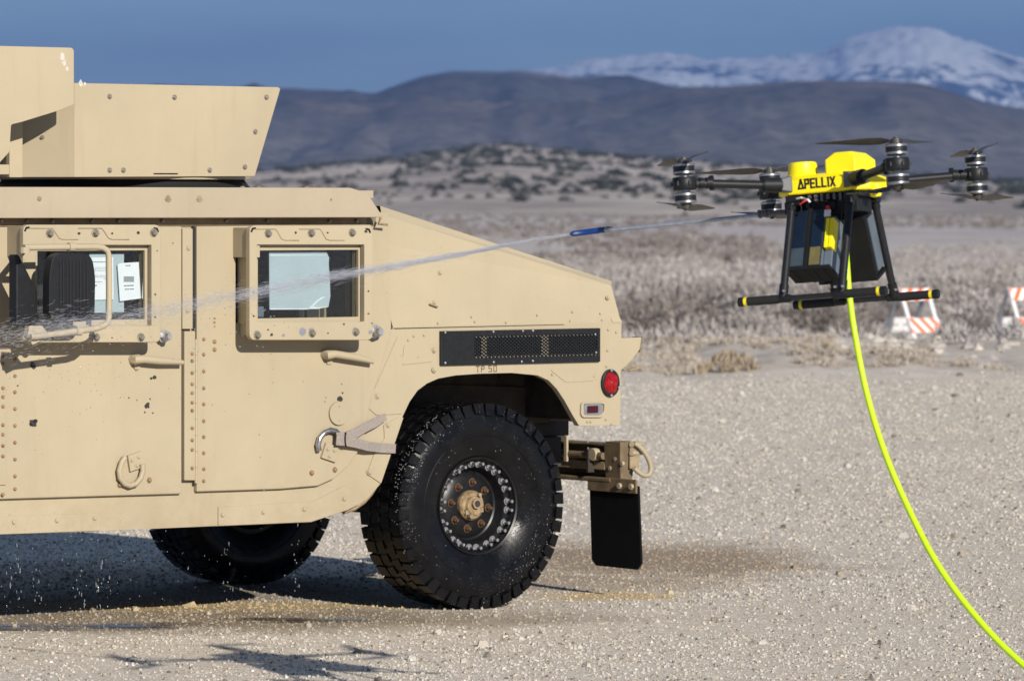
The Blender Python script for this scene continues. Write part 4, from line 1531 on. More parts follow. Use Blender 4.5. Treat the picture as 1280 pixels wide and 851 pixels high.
def build_rear_door():
    out = PL([(246, 283), (464, 281), (468, 300), (479, 352), (489, 405), (489, 418), (463, 505), (456, 543), (447, 566), (434, 584), (417, 598.5), (398, 607),
              (351, 611), (246, 614.5)], YD)
    hole = PL([(318, 305), (318, 404), (461, 404), (461, 305)], YW)
    hole = [(x, z) for x, z in hole]
    d = door_obj('door', out, hole)
    d['label'] = 'rear side door with blue film in its window'
    build_window(d, 312, 282, 466, 425, 322.5, 313.3, 448, 396, 321.5, 306, 455.5, 402)
    YG = YW - 0.035
    # blue film behind the pane
    fp = PL([(336.5, 314), (408, 314), (408.5, 316), (411.5, 322), (411, 330), (412.5, 352), (413, 370), (410.5, 384), (397, 385.5), (337, 386.5)], YG - 0.03)
    MB().plate(fp, YG - 0.034, YG - 0.030).build('window_film', 'film', d)
    mb = MB()
    e = PL([(410.5, 383.5), (397, 386), (385, 386.2), (390, 381), (395, 376), (401, 372), (407, 370.5), (402, 373.5), (397, 377), (391, 383), (397, 384.5), (404, 383.5)], YG - 0.03)
    mb.plate(e, YG - 0.029, YG - 0.0282)
    mb.plate(PL([(337, 385.6), (337, 387), (386, 386.7), (386, 385.5)], YG - 0.03), YG - 0.029, YG - 0.0282)
    mb.plate(PL([(337, 318.5), (337, 320), (406, 319.5), (408, 319)], YG - 0.03), YG - 0.029, YG - 0.0282)
    mb.build('film_edge', 'film_edge', d)
    x = PL([(323, 383), (330, 383), (330, 396), (323, 396)], YG - 0.05)
    MB().plate(x, YG - 0.056, YG - 0.052).build('tape_patch', 'battery_grey', d)
    for px, py in ((335, 292), (389, 291.5), (440, 291), (321.5, 419), (390, 416.5), (444.5, 415)):
        bolt_obj(d, px, py, YW)
    bolt_obj(d, 468, 414, YD + 0.03, 0.022, 0.05, 'zinc')
    mb = MB()
    x, z = P(468, 415, YD)
    mb.cyl((x, YD, z), (x, YD + 0.045, z), 0.02, n=12)
    mb.build('bumper_stop', 'zinc', d)
    spots(d, 'paint_chips', 'chip_grey', [(321, 416, 3.5), (377.5, 414.5, 6), (354, 419, 2.5), (389, 413, 3.5), (444, 412.5, 4), (463, 415, 3)], YW)
    spots(d, 'bolt_holes', 'chip_dark', [(339.5, 418.5, 2.2), (457, 289.5, 2.2), (317, 366, 1.4), (317, 395, 1.4), (460.5, 364, 1.4), (460.5, 392, 1.4), (369.5, 291, 1.8),
                                       (409.5, 291, 1.3), (410, 416.5, 1.2), (335, 412, 1.2), (430, 405, 1.6), (465, 404, 1.2)], YW)
    spots(d, 'door_holes', 'chip_dark', [(424.5, 498.5, 4.0), (428, 491, 1.4), (427, 480, 0.9), (407, 497, 0.8), (406, 502, 0.8), (324, 543, 0.8)], YD)
    spots(d, 'bare_patch', 'rusty_bolt', [(268, 398, 1.6), (268, 403, 2.2), (268, 408, 1.6)], YD)
    lever(d, [(411, 443.5), (418, 442.5), (440, 446), (466, 452)], YD, (411, 446))
    # round lock cover
    x, z = P(422.5, 516.5, YD)
    mb = MB().cyl((x, YD, z), (x, YD + 0.012, z), 0.052, n=28)
    mb.bolt(x + .0, YD + 0.012, z + 0.032, 0.005, 0.003, washer=False)
    mb.bolt(x, YD + 0.012, z - 0.032, 0.005, 0.003, washer=False)
    mb.build('lock_cover', 'tan_paint', d, bevel=0.002)
    # hinge strip and rivets
    st = PL([(230, 414), (243.5, 414), (243.5, 600), (230, 600)], YD + 0.004)
    mb = MB().plate(st, YD - 0.02, YD + 0.008)
    mb.build('hinge_strip', 'tan_paint', d, bevel=0.002)
    mb = MB()
    for py in range(424, 600, 20):
        x, z = P(244.2, py, YD)
        mb.cyl((x, YD + 0.006, z), (x, YD + 0.006, z - 0.068), 0.0075, n=8)
    mb.build('hinge_knuckles', 'tan_paint', d)
    mb = MB()
    rivet_col(mb, 254.5, [424, 443, 464, 485, 505, 526, 546, 566, 586, 601], YD)
    rivet_col(mb, 240, [442, 451, 466, 480, 491, 503, 513, 535, 550, 562, 585], YD + 0.008)
    rivet_col(mb, 268, [427, 437], YD, 0.010)
    mb.build('rivets', 'rusty_bolt', d)['kind'] = 'stuff'
    for px, py in ((389.5, 591), (418.5, 587)):
        bolt_obj(d, px, py, YD, 0.009, 0.010, 'rusty_bolt')
    d_ring(d, 411, 566, 0.30, 'steel', [(399, 563), (397.5, 556), (400, 547), (406, 540), (413, 537.5), (420, 539), (425, 544), (427, 549)])
    return d


def build_front_door():
    out = PL([(-26, 284), (227, 283), (227, 617), (10, 623.5), (-26, 625)], YD)
    hole = PL([(42, 305), (42, 408), (195, 408), (195, 305)], YW)
    d = door_obj('door', out, hole)
    d['label'] = 'front side door with mirror and paper tags behind its window'
    build_window(d, 29, 281, 201, 428, 47, 314, 181, 399, 45, 306.5, 189.5, 407)
    YG = YW - 0.035
    MB().plate(PL([(112, 317), (155, 317), (155, 390), (112, 391)], YG - 0.04), YG - 0.045, YG - 0.04).build('window_film', 'film', d)
    mb = MB().plate(PL([(114, 322), (141.5, 321.5), (142, 374.5), (114, 375)], YG - 0.033), YG - 0.036, YG - 0.033)
    pap = mb.build('paper_sheet', 'paper', d)
    mb = MB()
    random.seed(21)
    def bars(rows, Y):
        for x0, x1, y0, y1 in rows:
            mb.plate(PL([(x0, y0), (x1, y0), (x1, y1), (x0, y1)], Y), Y - 0.0005, Y + 0.0006)
    rows = [(116, 140, 326.8, 328)]
    for k in range(5):
        y = 334 + k * 2.0 + (4 if k > 2 else 0)
        x = 118
        while x < 132:
            w = random.uniform(1.0, 3.0)
            rows.append((x, x + w, y, y + 0.8))
            x += w + 0.8
    rows += [(118, 127, 352, 352.8), (129, 134, 348, 348.7), (118, 121, 356, 358)]
    bars(rows, YG - 0.033)
    mb.build('printed_lines', 'print_grey', d)['kind'] = 'stuff'
    mb = MB().plate(PL([(147, 331), (150.5, 329), (173.5, 327.5), (176, 373), (150, 376.5)], YG - 0.026), YG - 0.029, YG - 0.026)
    mb.build('paper_tag', 'paper', d)
    mb = MB()
    bars([(154.5, 167.5, 345.5, 352.5)], YG - 0.026)
    mb.build('printed_block', 'print_grey', d)
    mb = MB()
    bars([(157, 158.4, 331.5, 332.8), (159.2, 160.6, 331.4, 332.7), (161.4, 162.8, 331.3, 332.6), (155, 158, 356.6, 357.8), (158.8, 161.8, 356.4, 357.6), (162.6, 167, 356.2, 357.4),
          (156, 158.2, 361, 362.2), (159, 161, 360.9, 362.1), (162, 163.6, 360.8, 362), (164.4, 167, 360.7, 361.9)], YG - 0.026)
    mb.build('printed_lines', 'print_black', d)['kind'] = 'stuff'
    for px, py in ((62, 292), (119, 291.5), (192, 291), (176, 421.5), (120, 421.5), (47, 425)):
        bolt_obj(d, px, py, YW)
    bolt_obj(d, 204.5, 420, YD + 0.03, 0.020, 0.05, 'zinc')
    spots(d, 'bolt_holes', 'chip_dark', [(98.5, 292, 1.9), (140, 292, 1.6), (172.5, 291, 2.2), (194, 368, 1.4), (194, 396.5, 1.4), (140, 422, 1.0), (65, 422.5, 2.0), (196.5, 313.5, 0.9)], YW)
    spots(d, 'paint_damage', 'chip_dark', [(42, 457, 4.5), (40, 455, 3.0), (41, 528.5, 5.5), (44, 526, 3.5), (38, 530, 2.5), (184, 507, 4.2), (187.5, 498.5, 1.3), (181, 515, 1.2),
                                         (191, 516, 1.2), (171, 500, 0.9), (161, 497, 1.1), (193, 471.5, 3), (189, 473, 2), (216, 304, 0.9), (22, 482, 1.2)], YD)
    lever(d, [(171, 449.5), (178, 449), (200, 451), (228, 453)], YD, (170.5, 452))
    bz = spots(d, 'rust_streaks', 'rusty_bolt', [(169, 459, 2.2), (170, 463, 1.5), (171, 449, 1.6)], YD)
    mb = MB()
    rivet_col(mb, 18.5, [449, 470, 490, 511, 532, 553, 574, 595, 611], YD)
    rivet_col(mb, 3.5, [446, 455, 485, 496, 508, 531, 543, 557, 570, 618], YD + 0.008)
    mb.build('rivets', 'rusty_bolt', d)['kind'] = 'stuff'
    st = PL([(-10, 440), (7.0, 440), (7.0, 606), (-10, 606)], YD + 0.004)
    MB().plate(st, YD - 0.02, YD + 0.008).build('hinge_strip', 'tan_paint', d, bevel=0.002)
    for px, py in ((149.5, 606), (186.5, 600)):
        bolt_obj(d, px, py, YD, 0.009, 0.010, 'rusty_bolt')
    d_ring(d, 168.5, 577, -0.25, 'tan_paint', [(156.5, 571), (152, 578), (149, 588), (150, 597), (155, 604), (162, 607), (170, 604.5), (176, 597), (178.5, 588), (178, 580)])
    # bolted strip beside the gap
    st = PL([(227.6, 286), (240.3, 286), (240.3, 411), (227.6, 411)], YD)
    MB().plate(st, YD - 0.02, YD + 0.004).build('gap_strip', 'tan_paint', d, bevel=0.0015)
    for px, py in ((235.5, 310), (234.5, 388)):
        bolt_obj(d, px, py, YD + 0.004, 0.009, 0.007, 'tan_paint')
    st = PL([(241.0, 283), (245.8, 283), (245.8, 412), (241.0, 412)], YD - 0.012)
    MB().plate(st, YD - 0.03, YD - 0.012).build('gap_shade', 'rubber_gap_black', d)  # black strip painted in for the shade of the door gap
    return d


build_rear_door()
front_door = build_front_door()
# plain doors of the far side
for x0, x1 in ((0.74, 1.58), (1.66, 2.56)):
    mb = MB()
    frame_ring(mb, [(x0, 0.60), (x1, 0.60), (x1, 1.74), (x0, 1.74)], [(x0 + .18, 1.36), (x1 - .18, 1.36), (x1 - .18, 1.66), (x0 + .18, 1.66)], -YD, -YD + 0.028)
    d = mb.build('door', 'tan_paint', truck, bevel=0.004)
    mb = MB()
    frame_ring(mb, [(x0 + .10, 1.28), (x1 - .10, 1.28), (x1 - .10, 1.73), (x0 + .10, 1.73)], [(x0 + .2, 1.38), (x1 - .2, 1.38), (x1 - .2, 1.64), (x0 + .2, 1.64)], -YW, -YD)
    mb.build('window_frame', 'tan_paint', d, bevel=0.004)
    MB().box(x0 + .2, x1 - .2, -YW + 0.03, -YW + 0.04, 1.38, 1.64).build('window_pane', 'window_glass', d)
    MB().box(x0 + .1, x1 - .1, -YD + 0.06, -YD + 0.07, 1.2, 1.72).build('window_cavity', 'interior', d)

# ---- mirror on its tube loop
def build_mirror():
    YM = 1.43
    loop = PL([(30, 309.5), (60, 309), (120, 308.5), (128, 309.5), (134, 313), (136, 320), (136.3, 360), (136, 396), (134.5, 403), (129, 407.5), (120, 410.5), (80, 416), (52, 419.5), (38, 421)], YM)
    mb = MB()
    path = [(x, YM, z) for x, z in loop]
    mb.tube(path, 0.0135, 10)
    mir = smooth_by_angle(mb.build('side_mirror', 'tan_paint', truck), 60)
    mb = MB()
    for (px, py), (qx, qy) in (((34, 310), (31, 312)), ((42, 421), (38, 424))):
        a, b = P(px, py, YM), P(qx, qy, YW)
        mb = MB().tube([(a[0], YM, a[1]), (b[0], YW - 0.002, b[1])], 0.013, 8)
        smooth_by_angle(mb.build('mirror_arm', 'tan_paint', mir), 40)
    mb = MB()
    br = PL([(36, 407), (52, 407.5), (62, 420), (40, 431), (34, 420)], YM - 0.02)
    mb.plate(br, YM - 0.05, YM - 0.015)
    smooth_by_angle(mb.build('mirror_bracket', 'tan_paint', mir), 40)
    mb = MB()
    for px, py in ((88.5, 308.8), (98, 414)):
        x, z = P(px, py, YM)
        mb.cyl((x - 0.012, YM, z), (x + 0.012, YM, z), 0.019, n=12)
    x, z = P(31, 312, YM)
    mb.cyl((x, YM, z - 0.015), (x, YM, z + 0.01), 0.022, n=12)
    mb.build('mirror_clamp', 'tan_paint', mir)['kind'] = 'stuff'
    head = round_poly(PL([(63, 317), (112, 317.5), (116.5, 345), (115.5, 402), (58.5, 402), (59, 345)], YM), [0.05, 0.05, 0.03, 0.05, 0.05, 0.03], 5)
    mb = MB().plate(head, YM - 0.035, YM + 0.018)
    for k in range(9):
        px = 75 + k * 4.2
        a, b = P(px, 326, YM + 0.018), P(px, 397, YM + 0.018)
        mb.box(a[0] - 0.0035, a[0] + 0.0035, YM + 0.016, YM + 0.022, b[1], a[1])
    mb.build('mirror_housing', 'black_plastic', mir, bevel=0.010, seg=3)
    face = round_poly(PL([(65, 321), (111, 321), (113, 398), (61, 398)], YM), 0.03, 4)
    MB().plate(face, YM - 0.038, YM - 0.0355).build('mirror_glass', 'steel', mir)
    # second mirror, edge on, ahead of the loop
    t = PL([(20, 318), (24, 318.5), (30, 330), (47, 364), (47.5, 404), (40, 409), (20, 409)], YM - 0.09)
    MB().plate(t, YM - 0.15, YM - 0.09).build('convex_mirror', 'black_plastic', mir, bevel=0.008, seg=3)


build_mirror()

# ---- side vent with mesh
def build_vent():
    Y0 = YQ
    o0, o1 = P(549, 413, Y0), P(748, 452.5, Y0)
    x1, x0 = o0[0], o1[0]
    z1, z0 = o0[1] - 0.003, P(549, 457, Y0)[1] + 0.001
    n0, n1 = P(591, 420, Y0)[0], P(744.5, 420, Y0)[0]
    zi1, zi0 = z1 - 0.025, z0 + 0.030
    mb = MB()
    frame_ring(mb, [(x0, z0), (x1, z0), (x1, z1), (x0, z1)], [(n1, zi0), (n0, zi0), (n0, zi1), (n1, zi1)], Y0 - 0.004, Y0 + 0.014)
    v = mb.build('vent_grille', 'black_plastic', truck, bevel=0.0015)
    MB().box(n1 - .004, n0 + .004, Y0 - 0.006, Y0 + 0.0015, zi0 - .004, zi1 + .004).build('vent_back', 'interior', v)
    mb = MB()
    for a, b in ((601, 607.5), (676, 684.5)):
        xa, xb = P(b, 430, Y0)[0], P(a, 430, Y0)[0]
        mb.box(xa, xb, Y0 + 0.002, Y0 + 0.006, zi0, zi1)
    mb.box(n1, n0, Y0 + 0.002, Y0 + 0.0045, zi1 - 0.009, zi1)
    mb.box(n1, n0, Y0 + 0.002, Y0 + 0.0045, zi0, zi0 + 0.009)
    mb.build('vent_rib', 'tan_paint', v)
    mb = MB()
    W, Hh = n0 - n1, zi1 - zi0
    px_, ang = 0.0215, 0.62
    k = math.tan(ang)
    t = 0.0026
    for sgn in (1, -1):
        c0 = -Hh / k - px_
        while c0 < W + Hh / k + px_:
            # line x = c0 + sgn*(z)/k, clipped to the rectangle
            pts = []
            for zz in (0, Hh):
                pts.append((c0 + (zz / k if sgn == 1 else (Hh - zz) / k), zz))
            (xa, za), (xb, zb) = pts
            c0 += px_
            if max(xa, xb) < 0 or min(xa, xb) > W:
                continue
            def clip(xa, za, xb, zb):
                for lim, hi in ((0, False), (W, True)):
                    if (xa > lim) == hi and xa != lim:
                        f = (lim - xa) / (xb - xa); xa, za = lim, za + (zb - za) * f
                    if (xb > lim) == hi and xb != lim:
                        f = (lim - xa) / (xb - xa); xb, zb = lim, za + (zb - za) * f
                return xa, za, xb, zb
            xa, za, xb, zb = clip(xa, za, xb, zb)
            d = Vector((xb - xa, 0, zb - za))
            if d.length < 0.002:
                continue
            n = Vector((-d.z, 0, d.x)).normalized() * t
            p, q = Vector((n1 + xa, Y0 + 0.0085 + .001 * sgn, zi0 + za)), Vector((n1 + xb, Y0 + 0.0085 + .001 * sgn, zi0 + zb))
            mb.prism([p - n, q - n, q + n, p + n], (0, 0.003, 0))
    m = mb.build('mesh_screen', 'black_plastic', v)
    m['kind'] = 'stuff'
    mb = MB()
    for px, py in ((556.5, 415.5), (616.5, 414.5), (653.5, 413.5), (666, 413.3), (744, 418), (745, 440.5), (556.5, 453.5), (617, 452.5), (652, 452), (666, 451)):
        x, z = P(px, py, Y0 + 0.014)
        mb.bolt(x, Y0 + 0.014, z, 0.0055, 0.004, washer=False)
    mb.build('bolts', 'zinc', v)['kind'] = 'stuff'


build_vent()

STROKES = {
    'A': [((0, 0), (.5, 1)), ((.5, 1), (1, 0)), ((0, .0), (1, .0))],
    'P': [((.1, 0), (.1, 1)), ((.1, 1), (.85, 1)), ((.9, .97), (.9, .52)), ((.1, .48), (.85, .48))],
    'E': [((.1, 0), (.1, 1)), ((.1, 1), (.9, 1)), ((.1, .5), (.78, .5)), ((.1, 0), (.9, 0))],
    'L': [((.1, 0), (.1, 1)), ((.1, 0), (.9, 0))],
    'I': [((.5, 0), (.5, 1))],
    'X': [((.05, 0), (.95, 1)), ((.05, 1), (.95, 0))],
    'T': [((.5, 0), (.5, 1)), ((0, 1), (1, 1))],
    '5': [((.9, 1), (.1, 1)), ((.1, 1), (.1, .55)), ((.1, .55), (.85, .55)), ((.9, .52), (.9, .03)), ((.9, 0), (.1, 0))],
    '0': [((.1, 0), (.1, 1)), ((.9, 0), (.9, 1)), ((.1, 1), (.9, 1)), ((.1, 0), (.9, 0))],
}


def write(mb, text, at, ux, uz, h, w, t, thick, gap=0.35):
    """stroke letters on a plane: at = lower left, ux/uz unit vectors, h letter height, w letter width, t stroke"""
    at, ux, uz = Vector(at), Vector(ux).normalized(), Vector(uz).normalized()
    nrm = ux.cross(uz)
    x = 0.0
    for ch in text:
        if ch == ' ':
            x += w * 0.7
            continue
        ww = w * (0.35 if ch == 'I' else 1.15 if ch == 'A' else 1.0)
        for (x0, z0), (x1, z1) in STROKES[ch]:
            p = at + ux * (x + x0 * ww) + uz * (z0 * h)
            q = at + ux * (x + x1 * ww) + uz * (z1 * h)
            d = (q - p).normalized()
            s = nrm.cross(d) * (t / 2)
            p, q = p - d * t / 2, q + d * t / 2
            mb.prism([p - s, q - s, q + s, p + s], nrm * thick)
        x += ww + w * gap


mb = MB()
p = P(595, 464.7, YQ)
write(mb, 'TP 50', (p[0], YQ - 0.0004, p[1]), (-1, 0, 0), (0, 0, 1), 0.025, 0.019, 0.0042, 0.0014, 0.5)
mb.build('stencil_lettering', 'stencil', body)

# ---- tail lamp and side marker
x, z = P(761.5, 478.5, YQ)
mb = MB()
el = lambda rx, rz, n=32: [(x + rx * math.cos(t), z + rz * math.sin(t)) for t in np.linspace(0, 2 * math.pi, n + 1)[:-1]]
mb.plate(el(0.052, 0.064), YQ, YQ + 0.016)
tl = mb.build('tail_light', 'black_plastic', truck, bevel=0.004)
vs, fs = [(x, YQ + 0.036, z)], []
for j, (k, yy) in enumerate(((0.35, 0.034), (0.7, 0.030), (1.0, 0.017))):
    for i in range(32):
        t = 2 * math.pi * i / 32
        f = 0.86 if (i % 4 < 2) else 1.0
        vs.append((x + 0.042 * k * math.cos(t), YQ + yy - (0.004 if i % 8 < 4 else 0), z + 0.051 * k * math.sin(t)))
for i in range(32):
    fs.append((0, 1 + i, 1 + (i + 1) % 32))
for j in range(2):
    for i in range(32):
        fs.append((1 + j * 32 + i, 1 + (j + 1) * 32 + i, 1 + (j + 1) * 32 + (i + 1) % 32, 1 + j * 32 + (i + 1) % 32))
obj_from('lens', vs, fs, 'red_lens', tl)
mb = MB()
for sx, sz in ((0, .057), (0, -.057), (-.045, -.022)):
    mb.bolt(x + sx, YQ + 0.016, z + sz, 0.006, 0.005, washer=False)
mb.build('screw', 'zinc', tl)
mb = MB()
a = round_poly(PL([(725, 503), (756, 501.5), (757.5, 503), (757.5, 514), (751, 521.5), (727, 521.5), (724.5, 518)], YQ), 0.014)
b = round_poly(PL([(729, 506), (752, 504.5), (753.5, 505.5), (753.5, 514), (748.5, 518.5), (730, 518.5), (728.5, 516)], YQ), 0.008)
frame_ring(mb, a, b, YQ - 0.004, YQ + 0.012)
mk = mb.build('side_marker', 'tan_paint', truck, bevel=0.002)
MB().plate(b, YQ - 0.002, YQ + 0.002).build('marker_recess', 'tan_dusty', mk)
MB().plate(PL([(729, 503.8), (752, 503), (752, 518.3), (729, 518.6)], YQ + .01), YQ + 0.002, YQ + 0.012).build('marker_rim', 'steel_grey', mk, bevel=0.002)
MB().plate(round_poly(PL([(733.5, 507.2), (747, 506.8), (747, 515.8), (733.5, 516.2)], YQ + .01), 0.004), YQ + 0.010, YQ + 0.016).build('lens', 'dark_red_lens', mk, bevel=0.002)

# ---- rear corner bracket, bumper, shackle, mud flap
Xb = -0.80
def rear_parts():
    def PX(px, py, X):
        v = measure(TI, px, py, 0, X)
        return (v.x, v.y, v.z)
    a = P(777, 422.3, 0.98)
    pts = PL([(774, 422.6), (803.5, 421.5), (802, 434), (790, 450), (778, 462.5), (774, 462)], 0.98)
    mb = MB().plate(pts, 0.93, 0.98)
    br = mb.build('tailgate_bracket', 'tan_paint', truck, bevel=0.003)
    p = PL([(802.8, 421), (805, 422), (802.8, 440), (800, 440)], 0.985)
    MB().plate(p, 0.91, 0.985).build('latch_plate', 'worn_bolt', br)
    q = PL([(778, 462), (790, 458.5), (797.5, 459.5), (785, 463.5)], 0.98)
    mb = MB().tube([(x, 0.985, z) for x, z in q], 0.005, 6)
    mb.build('latch_rod', 'tan_dusty', br)
    # bumper beam across the back
    X0, X1 = -0.99, -0.92
    zt, zb = 0.70, 0.555
    mb = MB()
    mb.box(X0, X1 - 0.03, -0.93, 0.90, zb, zt)
    mb.box(X0 + .005, X1 + 0.02, -0.90, 0.86, zb - 0.022, zb - 0.001)
    mb.box(X0 + .005, X1 + 0.01, -0.90, 0.86, zt + 0.001, zt + 0.016)
    bp = mb.build('bumper', 'bumper_shade', truck, bevel=0.006)
    mb = MB()
    mb.box(X1 - 0.029, X1 + 0.004, 0.30, 0.80, 0.588, 0.628)
    mb.build('bumper_rail', 'tan_dusty', bp, bevel=0.004)
    mb = MB().cyl((X1 + 0.01, 0.30, 0.655), (X1 + 0.01, 0.80, 0.655), 0.017, n=12)
    mb.build('bumper_tube', 'bumper_shade', bp)
    mb = MB().box(X1 - 0.029, X1 + 0.035, 0.70, 0.715, 0.575, 0.69)
    mb.build('gusset', 'underbody', bp, bevel=0.002)
    mb = MB().cyl((X1 - 0.02, 0.735, 0.66), (X1 + 0.03, 0.735, 0.66), 0.03, n=16)
    mb.build('tow_eye', 'tan_paint', bp, bevel=0.003)
    # outer end bracket: a tapering plate with folded ends
    mb = MB()
    mb.hexa([(X0, 0.80, zb - .010), (X1, 0.80, zb - .010), (X1, 0.915, zb - .010), (X0, 0.915, zb - .010),
             (X0 - .025, 0.80, zt + .025), (X1 + .01, 0.80, zt + .025), (X1 + .01, 0.925, zt + .025), (X0 - .025, 0.925, zt + .025)])
    mb.build('bumper_bracket', 'bumper_shade', bp, bevel=0.004)
    mb = MB()
    mb.box(X0 - 0.026, X0 + 0.03, 0.926, 0.936, 0.60, zt + 0.026)
    mb.build('bracket_plate', 'tan_dusty', bp, bevel=0.002)
    for zz, ln in ((0.672, 0.05), (0.712, 0.035)):
        mb = MB().cyl((X0 - ln - 0.03, 0.905, zz), (X0 + 0.03, 0.945, zz), 0.0115, n=10)
        mb.build('pin', 'tan_paint', bp)
    mb = MB()
    for yy, zz in ((0.84, 0.60), (0.88, 0.645), (0.93, 0.625)):
        mb.cyl((X1 - .005, yy, zz), (X1 + .008, yy, zz), 0.011, n=6)
    mb.build('bolts', 'tan_paint', bp)['kind'] = 'stuff'
    # lifting shackle
    ring = []
    for t in np.linspace(-0.35, math.pi + 0.35, 16):
        ring.append((X0 - 0.005 - 0.075 * math.sin(t), 0.955 + 0.0, 0.645 + 0.062 * math.cos(t) - 0.05 * math.sin(t)))
    mb = MB().tube(ring, 0.0115, 8)
    smooth_by_angle(mb.build('shackle', 'tan_paint', bp), 50)
    p = PX(709, 545, X1 + 0.02)
    mb = MB().box(X1 + .021, X1 + 0.032, p[1] - .01, p[1] + .01, 0.62, 0.74)
    mb.build('pin_tab', 'tan_paint', bp)
    # mud flap
    Xf = -0.915
    tl_, tr_, br_, bl_ = PX(736.5, 598, Xf), PX(797.5, 606, Xf), PX(801.5, 711, Xf), PX(740, 706, Xf)
    mb = MB()
    y0, y1 = tl_[1], tr_[1]
    zt, zb = 0.525, bl_[2]
    pts = [(y0, zt), (y1, zt), (y1 + 0.022, zb + 0.03), (y1 - 0.01, zb - 0.002), (y0 + .05, zb), (y0 + 0.018, zb + 0.025)]
    mb.prism([(Xf, a, b) for a, b in pts], (-0.012, 0, 0))
    fl = mb.build('mud_flap', 'flap_rubber', truck, bevel=0.002)
    mb = MB()
    mb.box(Xf + 0.0005, Xf + 0.012, y0 + 0.002, y1 - 0.002, 0.49, 0.555)
    mb.build('flap_bracket', 'bumper_shade', fl, bevel=0.002)
    mb = MB()
    for f in (0.68, 0.92):
        yy = y0 + (y1 - y0) * f
        mb.cyl((Xf + 0.012, yy, 0.522), (Xf + 0.024, yy, 0.522), 0.014, n=6)
    mb.build('bolts', 'tan_paint', fl)['kind'] = 'stuff'
    c2 = fl.copy(); COL.objects.link(c2); c2.location.y = -(y0 + y1)
    for ch in list(fl.children):
        c3 = ch.copy(); COL.objects.link(c3); c3.parent = c2


rear_parts()

# ---- chassis and axles
def chassis():
    mb = MB()
    for s in (1, -1):
        mb.box(-0.95, 4.0, s * 0.42 - 0.035, s * 0.42 + 0.035, 0.60, 0.74)
    for xx in (-0.62, 0.0, 0.55, 1.6, 2.8, 3.3):
        mb.box(xx - .04, xx + .04, -0.385, 0.385, 0.62, 0.72)
    mb.box(-0.86, -0.62, -0.62, 0.60, 0.745, 0.815)
    mb.box(-0.80, -0.60, 0.10, 0.62, 0.60, 0.742)
    ch = mb.build('chassis', 'underbody', truck, bevel=0.005)
    mb = MB()
    mb.box(-0.58, -0.12, -0.36, 0.36, 0.50, 0.80)
    mb.box(0.62, 2.3, -0.28, 0.28, 0.42, 0.68)
    mb.build('drive_housing', 'underbody', ch, bevel=0.02)
    mb = MB()
    for xx in (0.0, 3.30):
        mb.cyl((xx, -0.85, 0.50), (xx, 0.85, 0.50), 0.05, n=12)
        mb.cyl((xx, -0.19, 0.55), (xx, 0.19, 0.55), 0.16, n=16)
        for s in (1, -1):
            mb.hexa([(xx - .22, s * .44, .40), (xx + .22, s * .44, .40), (xx + .05, s * .76, .36), (xx - .05, s * .76, .36),
                     (xx - .22, s * .44, .45), (xx + .22, s * .44, .45), (xx + .05, s * .76, .42), (xx - .05, s * .76, .42)])
            mb.cyl((xx + .06, s * .60, .42), (xx + .02, s * .52, 1.05), 0.055, n=12)
            mb.cyl((xx, s * .74, .47), (xx, s * .80, .47), 0.15, n=20)
    mb.build('suspension', 'underbody', ch)
    mb = MB()
    mb.tube([(-0.7, 0.605, 0.97), (-0.1, 0.61, 1.0), (0.46, 0.605, 0.96)], 0.006, 6)
    for x_ in (-0.45, -0.1, 0.22):
        mb.rivet(x_, 0.60, 1.03, 0.008)
    mb.build('well_lines', 'well_shade', ch)['kind'] = 'stuff'


chassis()


